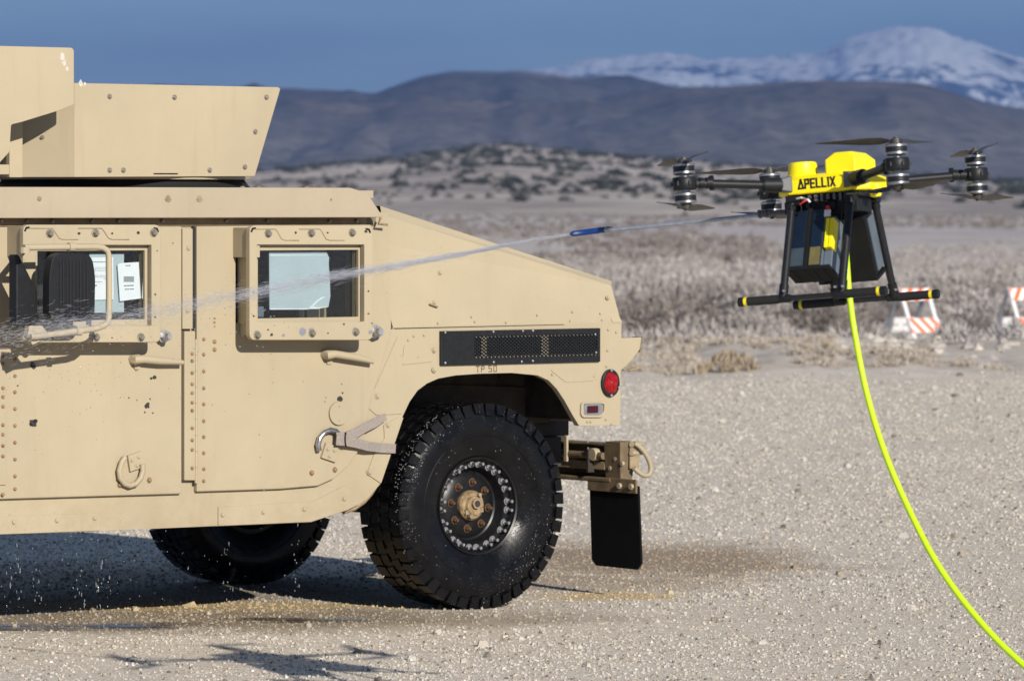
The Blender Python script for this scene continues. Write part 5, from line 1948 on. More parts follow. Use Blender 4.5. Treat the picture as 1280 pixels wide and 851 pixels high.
# ---- wheels
def build_wheel():
    n = 96
    prof = [(0.105, 0.205), (0.118, 0.222), (0.128, 0.240), (0.143, 0.275), (0.154, 0.320), (0.158, 0.360), (0.154, 0.395), (0.146, 0.420), (0.134, 0.444),
            (0.11, 0.459), (0.0, 0.460), (-0.11, 0.459), (-0.134, 0.444), (-0.146, 0.420), (-0.154, 0.395), (-0.158, 0.36), (-0.154, 0.32), (-0.143, 0.275), (-0.128, 0.24), (-0.105, 0.205)]
    mb = MB().lathe(prof, n, 'y')
    def block(t0, t1, y0, y1, r0, r1, skew=0.0, yo0=None, yo1=None):
        yo0 = y0 if yo0 is None else yo0
        yo1 = y1 if yo1 is None else yo1
        pts = []
        for r, (ya, yb) in ((r0, (y0, y1)), (r1, (yo0, yo1))):
            for t, y in ((t0, ya), (t1, ya), (t1 + skew, yb), (t0 + skew, yb)):
                pts.append((r * math.cos(t), y, r * math.sin(t)))
        mb.hexa(pts)
    N = 44
    st = 2 * math.pi / N
    for i in range(N):
        t = i * st
        for s in (1, -1):
            w = 0.84 if i % 2 else 0.78
            off = 0 if s > 0 else st * 0.5
            long_ = 0.0 if i % 2 else 0.012
            # shoulder lug on the crown and its step down the sidewall
            block(t + off, t + off + st * w, s * 0.078, s * (0.149 + long_ * .3), 0.440, 0.4675, 0.0)
            block(t + off + st * 0.04, t + off + st * (w - .04), s * 0.135, s * 0.158, 0.424 - long_, 0.462, 0.0, s * 0.130, s * 0.150)
            # centre blocks, staggered
            block(t + off + st * 0.3, t + off + st * 0.95, s * 0.010, s * 0.064, 0.445, 0.4675, s * 0.03)
    # raised ring on the sidewall
    for s in (1, -1):
        mb.lathe([(s * 0.1535, 0.318), (s * 0.1575, 0.322), (s * 0.1575, 0.328), (s * 0.1545, 0.332)], n, 'y')
    tyre = smooth_by_angle(mb.build('tyre', 'wet_rubber', None), 28)
    # rim: bead ring, dished disc
    mb = MB().lathe([(-0.12, 0.20), (-0.118, 0.222), (-0.10, 0.205), (0.085, 0.200), (0.105, 0.207), (0.121, 0.224), (0.126, 0.222), (0.122, 0.214), (0.100, 0.208), (0.088, 0.204), (0.086, 0.178),
                     (0.078, 0.172), (0.060, 0.168), (0.040, 0.158), (0.036, 0.150), (0.050, 0.128), (0.055, 0.085), (0.055, 0.0)], 64, 'y')
    rim = smooth_by_angle(mb.build('wheel', 'rim_black', truck), 30)
    tyre.parent = rim
    # 24 ring bolts in pairs: nut plus long stud
    mb = MB().bolt(0, 0, 0, 0.0125, 0.012)
    mb.cyl((0, 0.010, 0), (0, 0.036, 0), 0.0062, n=8)
    mb.cyl((0, 0.034, 0), (0, 0.041, 0), 0.0075, n=8)
    b0 = mb.build('ring_bolt', 'ring_steel', rim)
    first = True
    for k in range(12):
        for d in (-1, 1):
            t = 2 * math.pi * (k + 0.25) / 12 + d * 0.105
            o = b0 if first else b0.copy()
            if not first:
                COL.objects.link(o)
            first = False
            o.parent = rim
            o.location = (0.192 * math.cos(t), 0.085, 0.192 * math.sin(t))
            o.rotation_euler = (0, random.uniform(0, 1), 0)
    mb = MB().bolt(0, 0, 0, 0.0135, 0.020)
    mb.cyl((0, 0.018, 0), (0, 0.027, 0), 0.007, n=8)
    n0 = mb.build('lug_nut', 'copper_nut', rim)
    for k in range(8):
        t = 2 * math.pi * (k + 0.3) / 8
        o = n0 if k == 0 else n0.copy()
        if k:
            COL.objects.link(o)
        o.parent = rim
        o.location = (0.106 * math.cos(t), 0.055, 0.106 * math.sin(t))
    # hub
    mb = MB().lathe([(0.05, 0.070), (0.072, 0.069), (0.084, 0.060), (0.086, 0.046), (0.100, 0.042), (0.102, 0.0)], 28, 'y')
    smooth_by_angle(mb.build('hub', 'hub_bronze', rim), 30)
    mb = MB()
    mb.box(-0.050, 0.052, 0.087, 0.094, -0.036, -0.012)
    mb.cyl((0.0, 0.10, 0.010), (0.0, 0.118, 0.010), 0.024, n=8)
    mb.cyl((0.03, 0.09, -0.045), (0.03, 0.11, -0.045), 0.012, n=6)
    mb.cyl((-0.035, 0.086, 0.045), (-0.035, 0.10, 0.045), 0.010, n=6)
    mb.build('hub_cap', 'tan_dusty', rim, bevel=0.002)
    mb = MB()
    mb.cyl((0.0, 0.1182, 0.010), (0.0, 0.120, 0.010), 0.016, n=10)
    mb.box(-0.052, 0.054, 0.0945, 0.0955, -0.014, -0.009)
    mb.build('hub_slot', 'chip_dark', rim)
    return rim


wheel = build_wheel()
wheel.location = (0.0, 0.91, 0.4655)
wheel.rotation_euler = (0, 0.1, 0)
for (wx, wy, wz) in ((0, -0.91, math.pi), (3.30, 0.91, 0), (3.30, -0.91, math.pi)):
    w = copy_tree(wheel, truck)
    w.location = (wx, wy, 0.4655)
    w.rotation_euler = (0, 0.55 + wx, wz)

# ---- front of the truck (outside the photograph, built plain)
mb = MB()
fx = 2.601
arch = [(3.30 + 0.54 * math.cos(t), 0.50 + 0.54 * math.sin(t)) for t in np.linspace(math.pi, 0, 13)]
fend = [(fx, 0.62)] + arch + [(4.05, 0.62), (4.05, 1.10), (fx, 1.28)]
mb.plate(fend, YQ - 0.035, YQ - 0.003)
mb.plate(fend, -YQ + 0.003, -YQ + 0.035)
mb.hexa([(fx, -1.04, 1.10), (4.05, -1.04, 1.0), (4.05, 1.04, 1.0), (fx, 1.04, 1.10), (fx, -1.04, 1.28), (4.05, -1.04, 1.09), (4.05, 1.04, 1.09), (fx, 1.04, 1.28)])
mb.box(4.0, 4.049, -0.75, 0.75, 0.62, 1.0)
mb.build('hood', 'tan_paint', truck, bevel=0.01)
mb = MB()
mb.add([(2.72, -1.03, 1.28), (2.72, 1.03, 1.28), (2.60, 1.03, 1.80), (2.60, -1.03, 1.80), (2.69, -1.03, 1.28), (2.69, 1.03, 1.28), (2.57, 1.03, 1.80), (2.57, -1.03, 1.80)],
       [(0, 1, 2, 3), (7, 6, 5, 4), (0, 4, 5, 1), (1, 5, 6, 2), (2, 6, 7, 3), (3, 7, 4, 0)])
mb.build('windshield', 'black_plastic', truck)
MB().box(4.06, 4.18, -0.95, 0.95, 0.58, 0.74).build('front_bumper', 'tan_paint', truck, bevel=0.01)

# ---- webbing strap hooked through the rear door ring
def build_strap():
    mb = MB()
    def band(pts, Ys, w):
        pp = []
        for (a, b), Y in zip(pts, Ys):
            x, z = P(a, b, Y)
            pp.append(Vector((x, Y, z)))
        vs, fs = [], []
        for i, p in enumerate(pp):
            d = (pp[min(i + 1, len(pp) - 1)] - pp[max(i - 1, 0)]).normalized()
            s = Vector((-d.z, 0, d.x)).normalized() * w[i] / 2
            for o in (s, -s):
                vs += [p + o, p + o + Vector((0, 0.004, 0))]
        for i in range(len(pp) - 1):
            a, b = i * 4, (i + 1) * 4
            fs += [(a + 1, a + 3, b + 3, b + 1), (a, b, b + 2, a + 2), (a, a + 1, b + 1, b), (a + 2, b + 2, b + 3, a + 3)]
        e = (len(pp) - 1) * 4
        fs += [(0, 2, 3, 1), (e, e + 1, e + 3, e + 2)]
        mb.add(vs, fs)
    band([(420, 548), (432, 547), (444, 541), (456, 534), (470, 527), (482, 520.5)], [YD + .035, YD + .035, YD + .03, YD + .02, YD + .008, YD + 0.002], [.055, .052, .044, .042, .042, .032])
    band([(420, 549), (432, 550), (446, 553.5), (460, 557.5), (475, 559.5), (494, 560.5)], [YD + .038, YD + .038, YD + .03, YD + .02, YD - 0.004, YD - .008], [.05, .05, .044, .042, .042, .042])
    s = mb.build('strap', 'webbing', None)
    s.matrix_world = TM
    tag(s, 'grey webbing strap forked from the steel ring on the rear door towards the wheel', 'strap')
    mb = MB()
    x, z = P(433, 549, YD + .045)
    pts = [(x + 0.006 * math.sin(t) , YD + 0.043, z + 0.030 * math.cos(t)) for t in np.linspace(0, math.pi, 8)]
    mb.tube(pts, 0.004, 6)
    mb.build('strap_band', 'black_matt', s)


build_strap()


# ================================================================== spray drone
DRONE_D = 16.15
DS = DRONE_D / 15.05                             # the drone's size goes with its distance
dloc = Vector(((1040 - 640) / F_PX * DRONE_D, DRONE_D, CAM_H + (HOR - 224) / F_PX * DRONE_D))
yaw, pit, rol = R(-25), R(-4.7), R(-2.2)
drot = (Matrix.Rotation(yaw, 4, 'Z') @ Matrix.Rotation(pit, 4, 'Y') @ Matrix.Rotation(rol, 4, 'X'))
drone = empty('spray_drone', dloc, drot.to_euler())
drone.scale = (DS, DS, DS)
tag(drone, 'yellow and black quadcopter drone hovering with a washing lance', 'drone')
DMAT = Matrix.Translation(dloc) @ drot @ Matrix.Scale(DS, 4)
DI = DMAT.inverted()


def DP(px, py, y, axis=1):
    return measure(DI, px, py, axis, y)


def build_drone():
    # shell: octagonal tray with sloped top
    hx, hy, c = 0.150, 0.115, 0.045
    octo = lambda k, dx=0: [(s * (hx - k), t * (hy - k)) for s, t in ()]
    def ring(k, z, cc):
        X, Y = hx - k, hy - k
        return [(-X + cc, -Y, z), (X - cc, -Y, z), (X, -Y + cc, z), (X, Y - cc, z), (X - cc, Y, z), (-X + cc, Y, z), (-X, Y - cc, z), (-X, -Y + cc, z)]
    levels = [ring(0.004, -0.046, 0.05), ring(0.0, -0.042, 0.05), ring(0.0, -0.004, 0.05), ring(0.035, 0.014, 0.04), ]
    mb = MB()
    vs = [p for l in levels for p in l]
    fs = [list(range(7, -1, -1)), list(range(24, 32))]
    for j in range(3):
        fs += [(j * 8 + i, j * 8 + (i + 1) % 8, (j + 1) * 8 + (i + 1) % 8, (j + 1) * 8 + i) for i in range(8)]
    mb.add(vs, fs)
    shell = mb.build('shell', 'yellow_shell', drone, bevel=0.003)
    p = DP(1004, 218, -0.035)
    q = DP(1004, 203.5, -0.035)
    mb = MB().lathe([(0.006, 0.056), (0.022, 0.046), (q.z - 0.004, 0.0425), (q.z, 0.039), (q.z, 0.0)], 32, 'z', (p.x, -0.035, 0))
    smooth_by_angle(mb.build('antenna_dome', 'yellow_shell', shell), 30)
    # raised box with cut corners
    x0, x1, y0, y1, zt = 0.012, 0.112, -0.085, 0.085, 0.074
    cc = 0.018
    def rb(k, z, c2):
        X0, X1, Y0, Y1 = x0 + k, x1 - k, y0 + k, y1 - k
        return [(X0 + c2, Y0, z), (X1 - c2, Y0, z), (X1, Y0 + c2, z), (X1, Y1 - c2, z), (X1 - c2, Y1, z), (X0 + c2, Y1, z), (X0, Y1 - c2, z), (X0, Y0 + c2, z)]
    lv = [rb(0, 0.0, 0.004), rb(0, zt - 0.022, 0.004), rb(0.020, zt, 0.010)]
    mb = MB()
    vs = [p for l in lv for p in l]
    fs = [list(range(7, -1, -1)), list(range(16, 24))]
    for j in range(2):
        fs += [(j * 8 + i, j * 8 + (i + 1) % 8, (j + 1) * 8 + (i + 1) % 8, (j + 1) * 8 + i) for i in range(8)]
    mb.add(vs, fs)
    mb.build('raised_box', 'yellow_shell', shell, bevel=0.002)
    # writing on the side
    mb = MB()
    a, b = DP(998.5, 236.0, -hy), DP(1041, 231.5, -hy)
    w = (b.x - a.x) / (6.15 + 0.35 * 6 + 0.0)
    write(mb, 'APELLIX', (a.x, -hy + 0.0005, a.z), (1, 0, 0), (0, 0, 1), 0.0255, w, 0.0056, 0.0016, 0.38)
    mb.build('lettering', 'black_letter', shell)
    # yellow lamp nose at the front end
    mb = MB()
    p = DP(1094, 238, -0.03)
    mb.lathe([(0.0, 0.022), (-0.012, 0.024), (-0.036, 0.016), (-0.040, 0.0)], 16, 'z', (p.x, -0.03, -0.030))
    smooth_by_angle(mb.build('lamp_nose', 'yellow_shell', shell), 40)
    MB().cyl((p.x + .012, -0.052, -0.055), (p.x + .013, -0.055, -0.056), 0.006, n=12).build('lamp_glass', 'steel', shell)
    # belly frame
    mb = MB()
    mb.box(-0.115, 0.12, -0.085, 0.085, -0.062, -0.047)
    mb.box(-0.13, -0.10, -0.075, 0.075, -0.10, -0.063)
    mb.box(-0.05, 0.10, -0.06, 0.06, -0.105, -0.063)
    for xx in (-0.02, 0.01, 0.055):
        mb.box(xx, xx + .012, -0.10, -0.085, -0.075, -0.050)
        mb.box(xx + .004, xx + .022, -0.07, -0.061, -0.095, -0.07)
    mb.build('belly_frame', 'black_plastic', drone, bevel=0.002)
    mb = MB()
    for k in range(7):
        mb.box(-0.04 + k * .02, -0.032 + k * .02, -0.106, -0.098, -0.066 - .003 * (k % 3), -0.050)
    mb.build('connectors', 'arm_joint', drone)['kind'] = 'stuff'
    mb = MB().tube([(-0.085, -0.10, -0.058), (-0.06, -0.112, -0.056), (-0.035, -0.118, -0.064), (-0.03, -0.115, -0.072)], 0.0035, 6)
    mb.build('wire', 'wire_white', drone)
    mb = MB().tube([(-0.035, -0.116, -0.062), (-0.05, -0.122, -0.070), (-0.062, -0.118, -0.076)], 0.003, 6)
    mb.build('wire', 'wire_red', drone)
    mb = MB().tube([(-0.072 + 0.014 * math.cos(t), -0.118, -0.088 + .016 * math.sin(t)) for t in np.linspace(0, 2 * math.pi, 14)[:-1]], 0.0025, 6, closed=True)
    mb.build('cable_loop', 'black_matt', drone)
    # arms
    A = 0.48 / math.sqrt(2)
    spec = [(-1, -1, R(132), R(-88)), (1, -1, R(205), R(-28)), (1, 1, R(-52), R(-98)), (-1, 1, R(203), R(-100))]
    for sx, sy, ang_t, ang_b in spec:
        d = Vector((sx, sy, 0)).normalized()
        root = Vector((sx * (hx - 0.035), sy * (hy - 0.02), 0))
        root = d * 0.165
        end = Vector((sx * A, sy * A, 0))
        zc = -0.013
        up = Vector((0, 0, 1))
        side = d.cross(up)
        mb = MB()
        mb.cyl(root + d * 0.03 + up * zc, end + up * 0.0 - d * 0.03, 0.0132, n=16)
        arm = smooth_by_angle(mb.build('arm', 'carbon', drone), 50)
        mb = MB()
        a0, a1 = d * 0.142, d * 0.174
        w0, h0, w1, h1 = 0.027, 0.025, 0.019, 0.018
        mb.hexa([a0 - side * w0 + up * (zc - h0), a1 - side * w1 + up * (zc - h1), a1 + side * w1 + up * (zc - h1), a0 + side * w0 + up * (zc - h0),
                 a0 - side * w0 + up * (zc + h0), a1 - side * w1 + up * (zc + h1), a1 + side * w1 + up * (zc + h1), a0 + side * w0 + up * (zc + h0)])
        mb.build('arm_root', 'arm_joint', arm, bevel=0.003)
        mb = MB().cyl(d * 0.170 + up * zc, d * 0.228 + up * zc * 0.9, 0.0225, n=20)
        mb.cyl(d * 0.228 + up * zc * .9, d * 0.232 + up * zc * .9, 0.019, n=20)
        smooth_by_angle(mb.build('arm_sleeve', 'black_plastic', arm), 40)
        mb = MB()
        e0 = end - d * 0.085
        mb.cyl(e0, e0 + d * 0.018, 0.0165, n=14)
        mb.cyl(e0 + d * 0.026, e0 + d * 0.040, 0.0165, n=14)
        mb.cyl(e0 + d * 0.018, e0 + d * 0.050, 0.012, n=14)
        mb.box(e0.x - .004, e0.x + .008, e0.y - .006, e0.y + .006, -0.022, 0.022)
        smooth_by_angle(mb.build('arm_clamp', 'black_plastic', arm), 40)
        mb = MB().lathe([(-0.019, 0.0), (-0.019, 0.034), (-0.016, 0.0365), (0.016, 0.0365), (0.019, 0.034), (0.019, 0.0)], 28, 'z', end)
        for k in range(6):
            t = k * math.pi / 3 + .3
            q = end + Vector((math.cos(t), math.sin(t), 0)) * 0.0365
            mb.cyl(q - up * .006, q + up * .006, 0.005, n=6)
        smooth_by_angle(mb.build('motor_mount', 'black_plastic', arm), 40)
        for s, ang in ((1, ang_t), (-1, ang_b)):
            base = end + up * (s * 0.026)
            zs = lambda a: s * a
            mb = MB()
            mb.cur = 0
            mb.lathe([(zs(0.0), 0.0), (zs(0.0), 0.028), (zs(0.004), 0.033)], 28, 'z', base)
            mb.lathe([(zs(-0.007), 0.015), (zs(0.0), 0.015)], 16, 'z', base)
            mb.lathe([(zs(0.004), 0.0335), (zs(0.010), 0.0335)], 28, 'z', base)
            mb.cur = 1
            mb.lathe([(zs(0.010), 0.0322), (zs(0.026), 0.0322)], 28, 'z', base)
            mb.cur = 0
            mb.lathe([(zs(0.026), 0.0335), (zs(0.031), 0.0335), (zs(0.034), 0.030), (zs(0.034), 0.0)], 28, 'z', base)
            smooth_by_angle(mb.build('motor', ['motor_silver', 'black_plastic'], arm, fix=True), 40)
            # propeller: hub and two twisted blades
            pb = base + up * (s * 0.034)
            mb = MB()
            mb.cyl(pb, pb + up * (s * 0.016), 0.017, 0.014, n=14)
            mb.cyl(pb + up * (s * .016), pb + up * (s * .021), 0.007, n=10)
            mb.box(pb.x - 0.026, pb.x + 0.026, pb.y - 0.008, pb.y + 0.008, pb.z + min(s * .004, s * .013), pb.z + max(s * .004, s * .013))
            for hh in (0, math.pi + (1.0 if (s > 0 and sx > 0 and sy < 0) else 0.0)):
                u = Vector((math.cos(ang + hh), math.sin(ang + hh), 0))
                v = up.cross(u)
                st = [(0.018, 0.007, 0.5), (0.045, 0.016, 0.60), (0.085, 0.0185, 0.50), (0.135, 0.0165, 0.38), (0.185, 0.0125, 0.28), (0.222, 0.0085, 0.2), (0.236, 0.0015, 0.16)]
                vs, fs = [], []
                for r_, w_, tw in st:
                    cz = up * (s * 0.010 + 0.02 * r_)
                    o_ = pb + u * r_ + cz
                    dv = v * math.cos(tw) + up * math.sin(tw) * s
                    nn = (up * math.cos(tw) - v * math.sin(tw) * s)
                    vs += [o_ + dv * w_, o_ + nn * 0.0016, o_ - dv * w_, o_ - nn * 0.0010]
                for i in range(len(st) - 1):
                    for k in range(4):
                        fs.append((i * 4 + k, i * 4 + (k + 1) % 4, (i + 1) * 4 + (k + 1) % 4, (i + 1) * 4 + k))
                e = (len(st) - 1) * 4
                fs += [(3, 2, 1, 0), (e, e + 1, e + 2, e + 3)]
                mb.add(vs, fs)
            mb.build('propeller', 'blade', arm)
    # legs and skids
    zs_, yk = -0.360, 0.222
    for sy in (-1, 1):
        yy = sy * yk
        mb = MB().cyl((-0.232, yy, zs_), (0.232, yy, zs_), 0.0085, n=12)
        sk = smooth_by_angle(mb.build('skid', 'skid_tube', drone), 40)
        for sx in (-1, 1):
            mb = MB().cyl((sx * 0.105, yy, zs_), (sx * 0.208, yy, zs_), 0.0135, n=14)
            smooth_by_angle(mb.build('foam_sleeve', 'foam', sk), 40)
            mb = MB().cyl((sx * 0.208, yy, zs_), (sx * 0.218, yy, zs_), 0.0138, n=14)
            smooth_by_angle(mb.build('yellow_band', 'yellow_tape', sk), 40)
            mb = MB().cyl((sx * 0.218, yy, zs_), (sx * 0.236, yy, zs_), 0.0142, n=14)
            smooth_by_angle(mb.build('end_cap', 'black_plastic', sk), 40)
            mb = MB().cyl((sx * 0.094, sy * 0.095, -0.055), (sx * 0.094, yy, zs_), 0.0118, n=14)
            leg = smooth_by_angle(mb.build('leg', 'carbon', drone), 40)
            mb = MB().cyl((sx * 0.070, yy, zs_), (sx * 0.118, yy, zs_), 0.0125, n=12)
            dn = Vector((0, yy - sy * 0.095, zs_ + 0.055)).normalized()
            f0 = Vector((sx * .094, yy, zs_))
            mb.cyl(f0 - dn * 0.045, f0, 0.0145, n=12)
            smooth_by_angle(mb.build('foot_joint', 'black_plastic', leg), 40)
            mb = MB()
            t0 = Vector((sx * .094, sy * .095, -.055))
            mb.cyl(t0, t0 + dn * 0.04, 0.0145, n=12)
            mb.box(t0.x - .016, t0.x + .016, t0.y - .018, t0.y + .018, -0.075, -0.048)
            smooth_by_angle(mb.build('leg_joint', 'black_plastic', leg), 40)
            mb = MB()
            for kk in (-.012, .012):
                mb.cyl((sx * .094 + kk, yy - 0.012, zs_ + .022), (sx * .094 + kk, yy - 0.022, zs_ + .022), 0.004, n=6)
            mb.build('leg_screws', 'zinc', leg)
    # battery packs: lean with the legs
    for sy in (-1, 1):
        top = Vector((0, sy * 0.098, -0.095))
        dn = Vector((0, sy * (yk - 0.095), zs_ + 0.055)).normalized()
        out = Vector((0, sy, 0)) - dn * dn.y * sy
        out = (Vector((0, sy, 0)) - dn * Vector((0, sy, 0)).dot(dn)).normalized()
        ex = Vector((1, 0, 0))
        L = 0.190
        def quadbox(x0, x1, o0, o1, l0, l1):
            pts = []
            for l in (l1, l0):
                for x, o in ((x0, o0), (x1, o0), (x1, o1), (x0, o1)):
                    pts.append(top + ex * x + out * o + dn * l)
            return pts
        xr = 0.046 if sy < 0 else 0.090
        mb = MB().hexa(quadbox(-0.100, xr, -0.082, 0.012, L, L + 0.010))
        for k in range(4 if sy < 0 else 6):
            mb.hexa(quadbox(-0.095 + k * .032, -0.073 + k * .032, -0.080, 0.010, L + 0.010, L + 0.0115))
        mb.hexa(quadbox(-0.100, xr, -0.088, -0.083, 0.0, L + 0.008))
        tray = mb.build('battery_tray', 'black_matt', drone, bevel=0.0015)
        if sy < 0:
            for x0, x1, nm in ((-0.090, -0.042, 'battery_blue'), (-0.028, 0.012, 'battery_blue')):
                bt = MB().hexa(quadbox(x0, x1, -0.080, 0.004, 0.0, L - 0.001)).build('battery', nm, tray, bevel=0.003)
                b2 = MB().hexa(quadbox(x0 + .003, x1 - .003, 0.0042, 0.0052, L * 0.66, L - 0.006))
                b2.build('battery_label', 'battery_teal' if x0 < -.05 else 'battery_label', tray)
                w = MB()
                for k in range(5):
                    w.hexa(quadbox(x0 + .016 + (k % 2) * .003, x0 + .024 + (k % 3) * .004, 0.0043, 0.0050, 0.045 + k * .012, 0.051 + k * .012))
                w.build('battery_print', 'battery_blue', tray)['kind'] = 'stuff'
            MB().hexa(quadbox(0.0125, 0.0145, -0.079, 0.003, 0.002, L - 0.002)).build('battery_side', 'battery_grey', tray)
            MB().hexa(quadbox(0.0150, 0.042, -0.075, -0.012, 0.02, L - 0.002)).build('battery', 'battery_grey', tray, bevel=0.002)
            MB().hexa(quadbox(-0.041, -0.029, -0.082, 0.0065, -0.003, L + 0.012)).build('battery_strap', 'black_matt', tray)
            w = MB()
            for x0 in (0.020, 0.034):
                w.hexa(quadbox(x0, x0 + .0125, -0.030, 0.010, 0.035, 0.132))
            w.build('charge_block', 'yellow_shell', tray, bevel=0.002)
            MB().hexa(quadbox(0.012, 0.030, 0.0, 0.008, 0.006, 0.028)).build('connector', 'wire_white', tray)
            MB().hexa(quadbox(0.016, 0.026, 0.0, 0.010, -0.006, 0.008)).build('connector', 'wire_red', tray)
        else:
            MB().hexa(quadbox(-0.080, 0.082, -0.070, 0.004, 0.0, L)).build('battery', 'black_matt', tray, bevel=0.003)
            MB().hexa(quadbox(0.0825, 0.0860, -0.050, 0.002, 0.012, L - 0.01)).build('battery_edge', 'battery_grey', tray)
            MB().hexa(quadbox(-0.012, -0.004, -0.094, -0.0885, 0.0, L + .006)).build('tray_rib', 'black_plastic', tray)
    # lance
    n0 = DP(985, 265.5, 0.0)
    n1 = DP(757, 287.0, 0.0)
    n2 = DP(713.5, 292.6, 0.0)
    d = (n2 - n0).normalized()
    mb = MB().cyl(n0 - d * -0.0 - d * 0.12, n2 - d * 0.1, 0.0060, n=12)
    la = smooth_by_angle(mb.build('lance', 'lance_grey', drone), 40)
    mb = MB()
    c0 = DP(957, 267, 0.0)
    mb.cyl(n0 - d * 0.02, c0, 0.0088, n=12)
    for k in range(4):
        mb.cyl(c0 - d * (0.018 - k * .011), c0 - d * (0.010 - k * .011), 0.0135 if k % 2 else 0.0115, n=6)
    mb.build('lance_joint', 'arm_joint', la)
    mb = MB()
    a = n1
    mb.cyl(a - d * 0.024, a - d * 0.012, 0.0082, n=6)
    mb.cyl(a - d * 0.012, a - d * 0.004, 0.0098, n=10)
    mb.cyl(a - d * 0.004, a + d * 0.002, 0.0080, n=10)
    mb.build('coupling', 'steel', la)
    mb = MB().cyl(a + d * 0.002, n2 - d * 0.006, 0.0092, n=14)
    mb.cyl(n2 - d * 0.006, n2, 0.0075, 0.006, n=14)
    mb.build('nozzle', 'nozzle_blue', la, bevel=0.001)
    mb = MB()
    mb.box(-0.125, -0.085, -0.016, 0.016, n0.z - 0.016, n0.z + 0.03)
    mb.build('lance_mount', 'black_plastic', la, bevel=0.002)
    return DMAT @ n2, (DMAT.to_3x3() @ d).normalized()


NOZ, LDIR = build_drone()


# ------------------------------------------------------------------ hose
def at(px, py, d):
    return Vector(((px - 640) / F_PX * d, d, CAM_H + (HOR - py) / F_PX * d))


def catmull(pts, n=8):
    out = []
    m = len(pts)
    for i in range(m - 1):
        p0, p1, p2, p3 = pts[max(i - 1, 0)], pts[i], pts[i + 1], pts[min(i + 2, m - 1)]
        for k in range(n):
            t = k / n
            out.append(0.5 * ((2 * p1) + (p2 - p0) * t + (2 * p0 - 5 * p1 + 4 * p2 - p3) * t * t + (3 * p1 - p0 - 3 * p2 + p3) * t ** 3))
    out.append(pts[-1])
    return out


hp = [at(a_, b_, c_ * DS) for a_, b_, c_ in ((1056, 272, 15.06), (1057, 300, 15.05), (1059, 335, 15.04), (1062, 371, 15.02), (1069, 420, 15.0), (1083, 490, 14.95), (1104, 560, 14.88), (1134, 632, 14.8), (1174, 708, 14.7),
      (1224, 775, 14.6), (1282, 833, 14.5))]
hp += [Vector((1.84, 15.35, 0.20)), Vector((2.08, 15.1, 0.07)), Vector((2.45, 14.7, 0.014)), Vector((3.0, 13.6, 0.011)), Vector((3.5, 12.0, 0.011)), Vector((4.2, 10.6, 0.011)), Vector((5.2, 9.2, 0.011))]
hose = smooth_by_angle(MB().tube(catmull(hp, 8), 0.0100, 12).build('hose', 'hose_lime', None), 60)
tag(hose, 'lime yellow supply hose hanging from the drone to the ground', 'hose')
q = at(1056, 274, 15.055 * DS)
MB().cyl(q + Vector((0, 0, .02)), q - Vector((0, 0, .04)), 0.014, n=12).build('hose_fitting', 'black_plastic', hose)


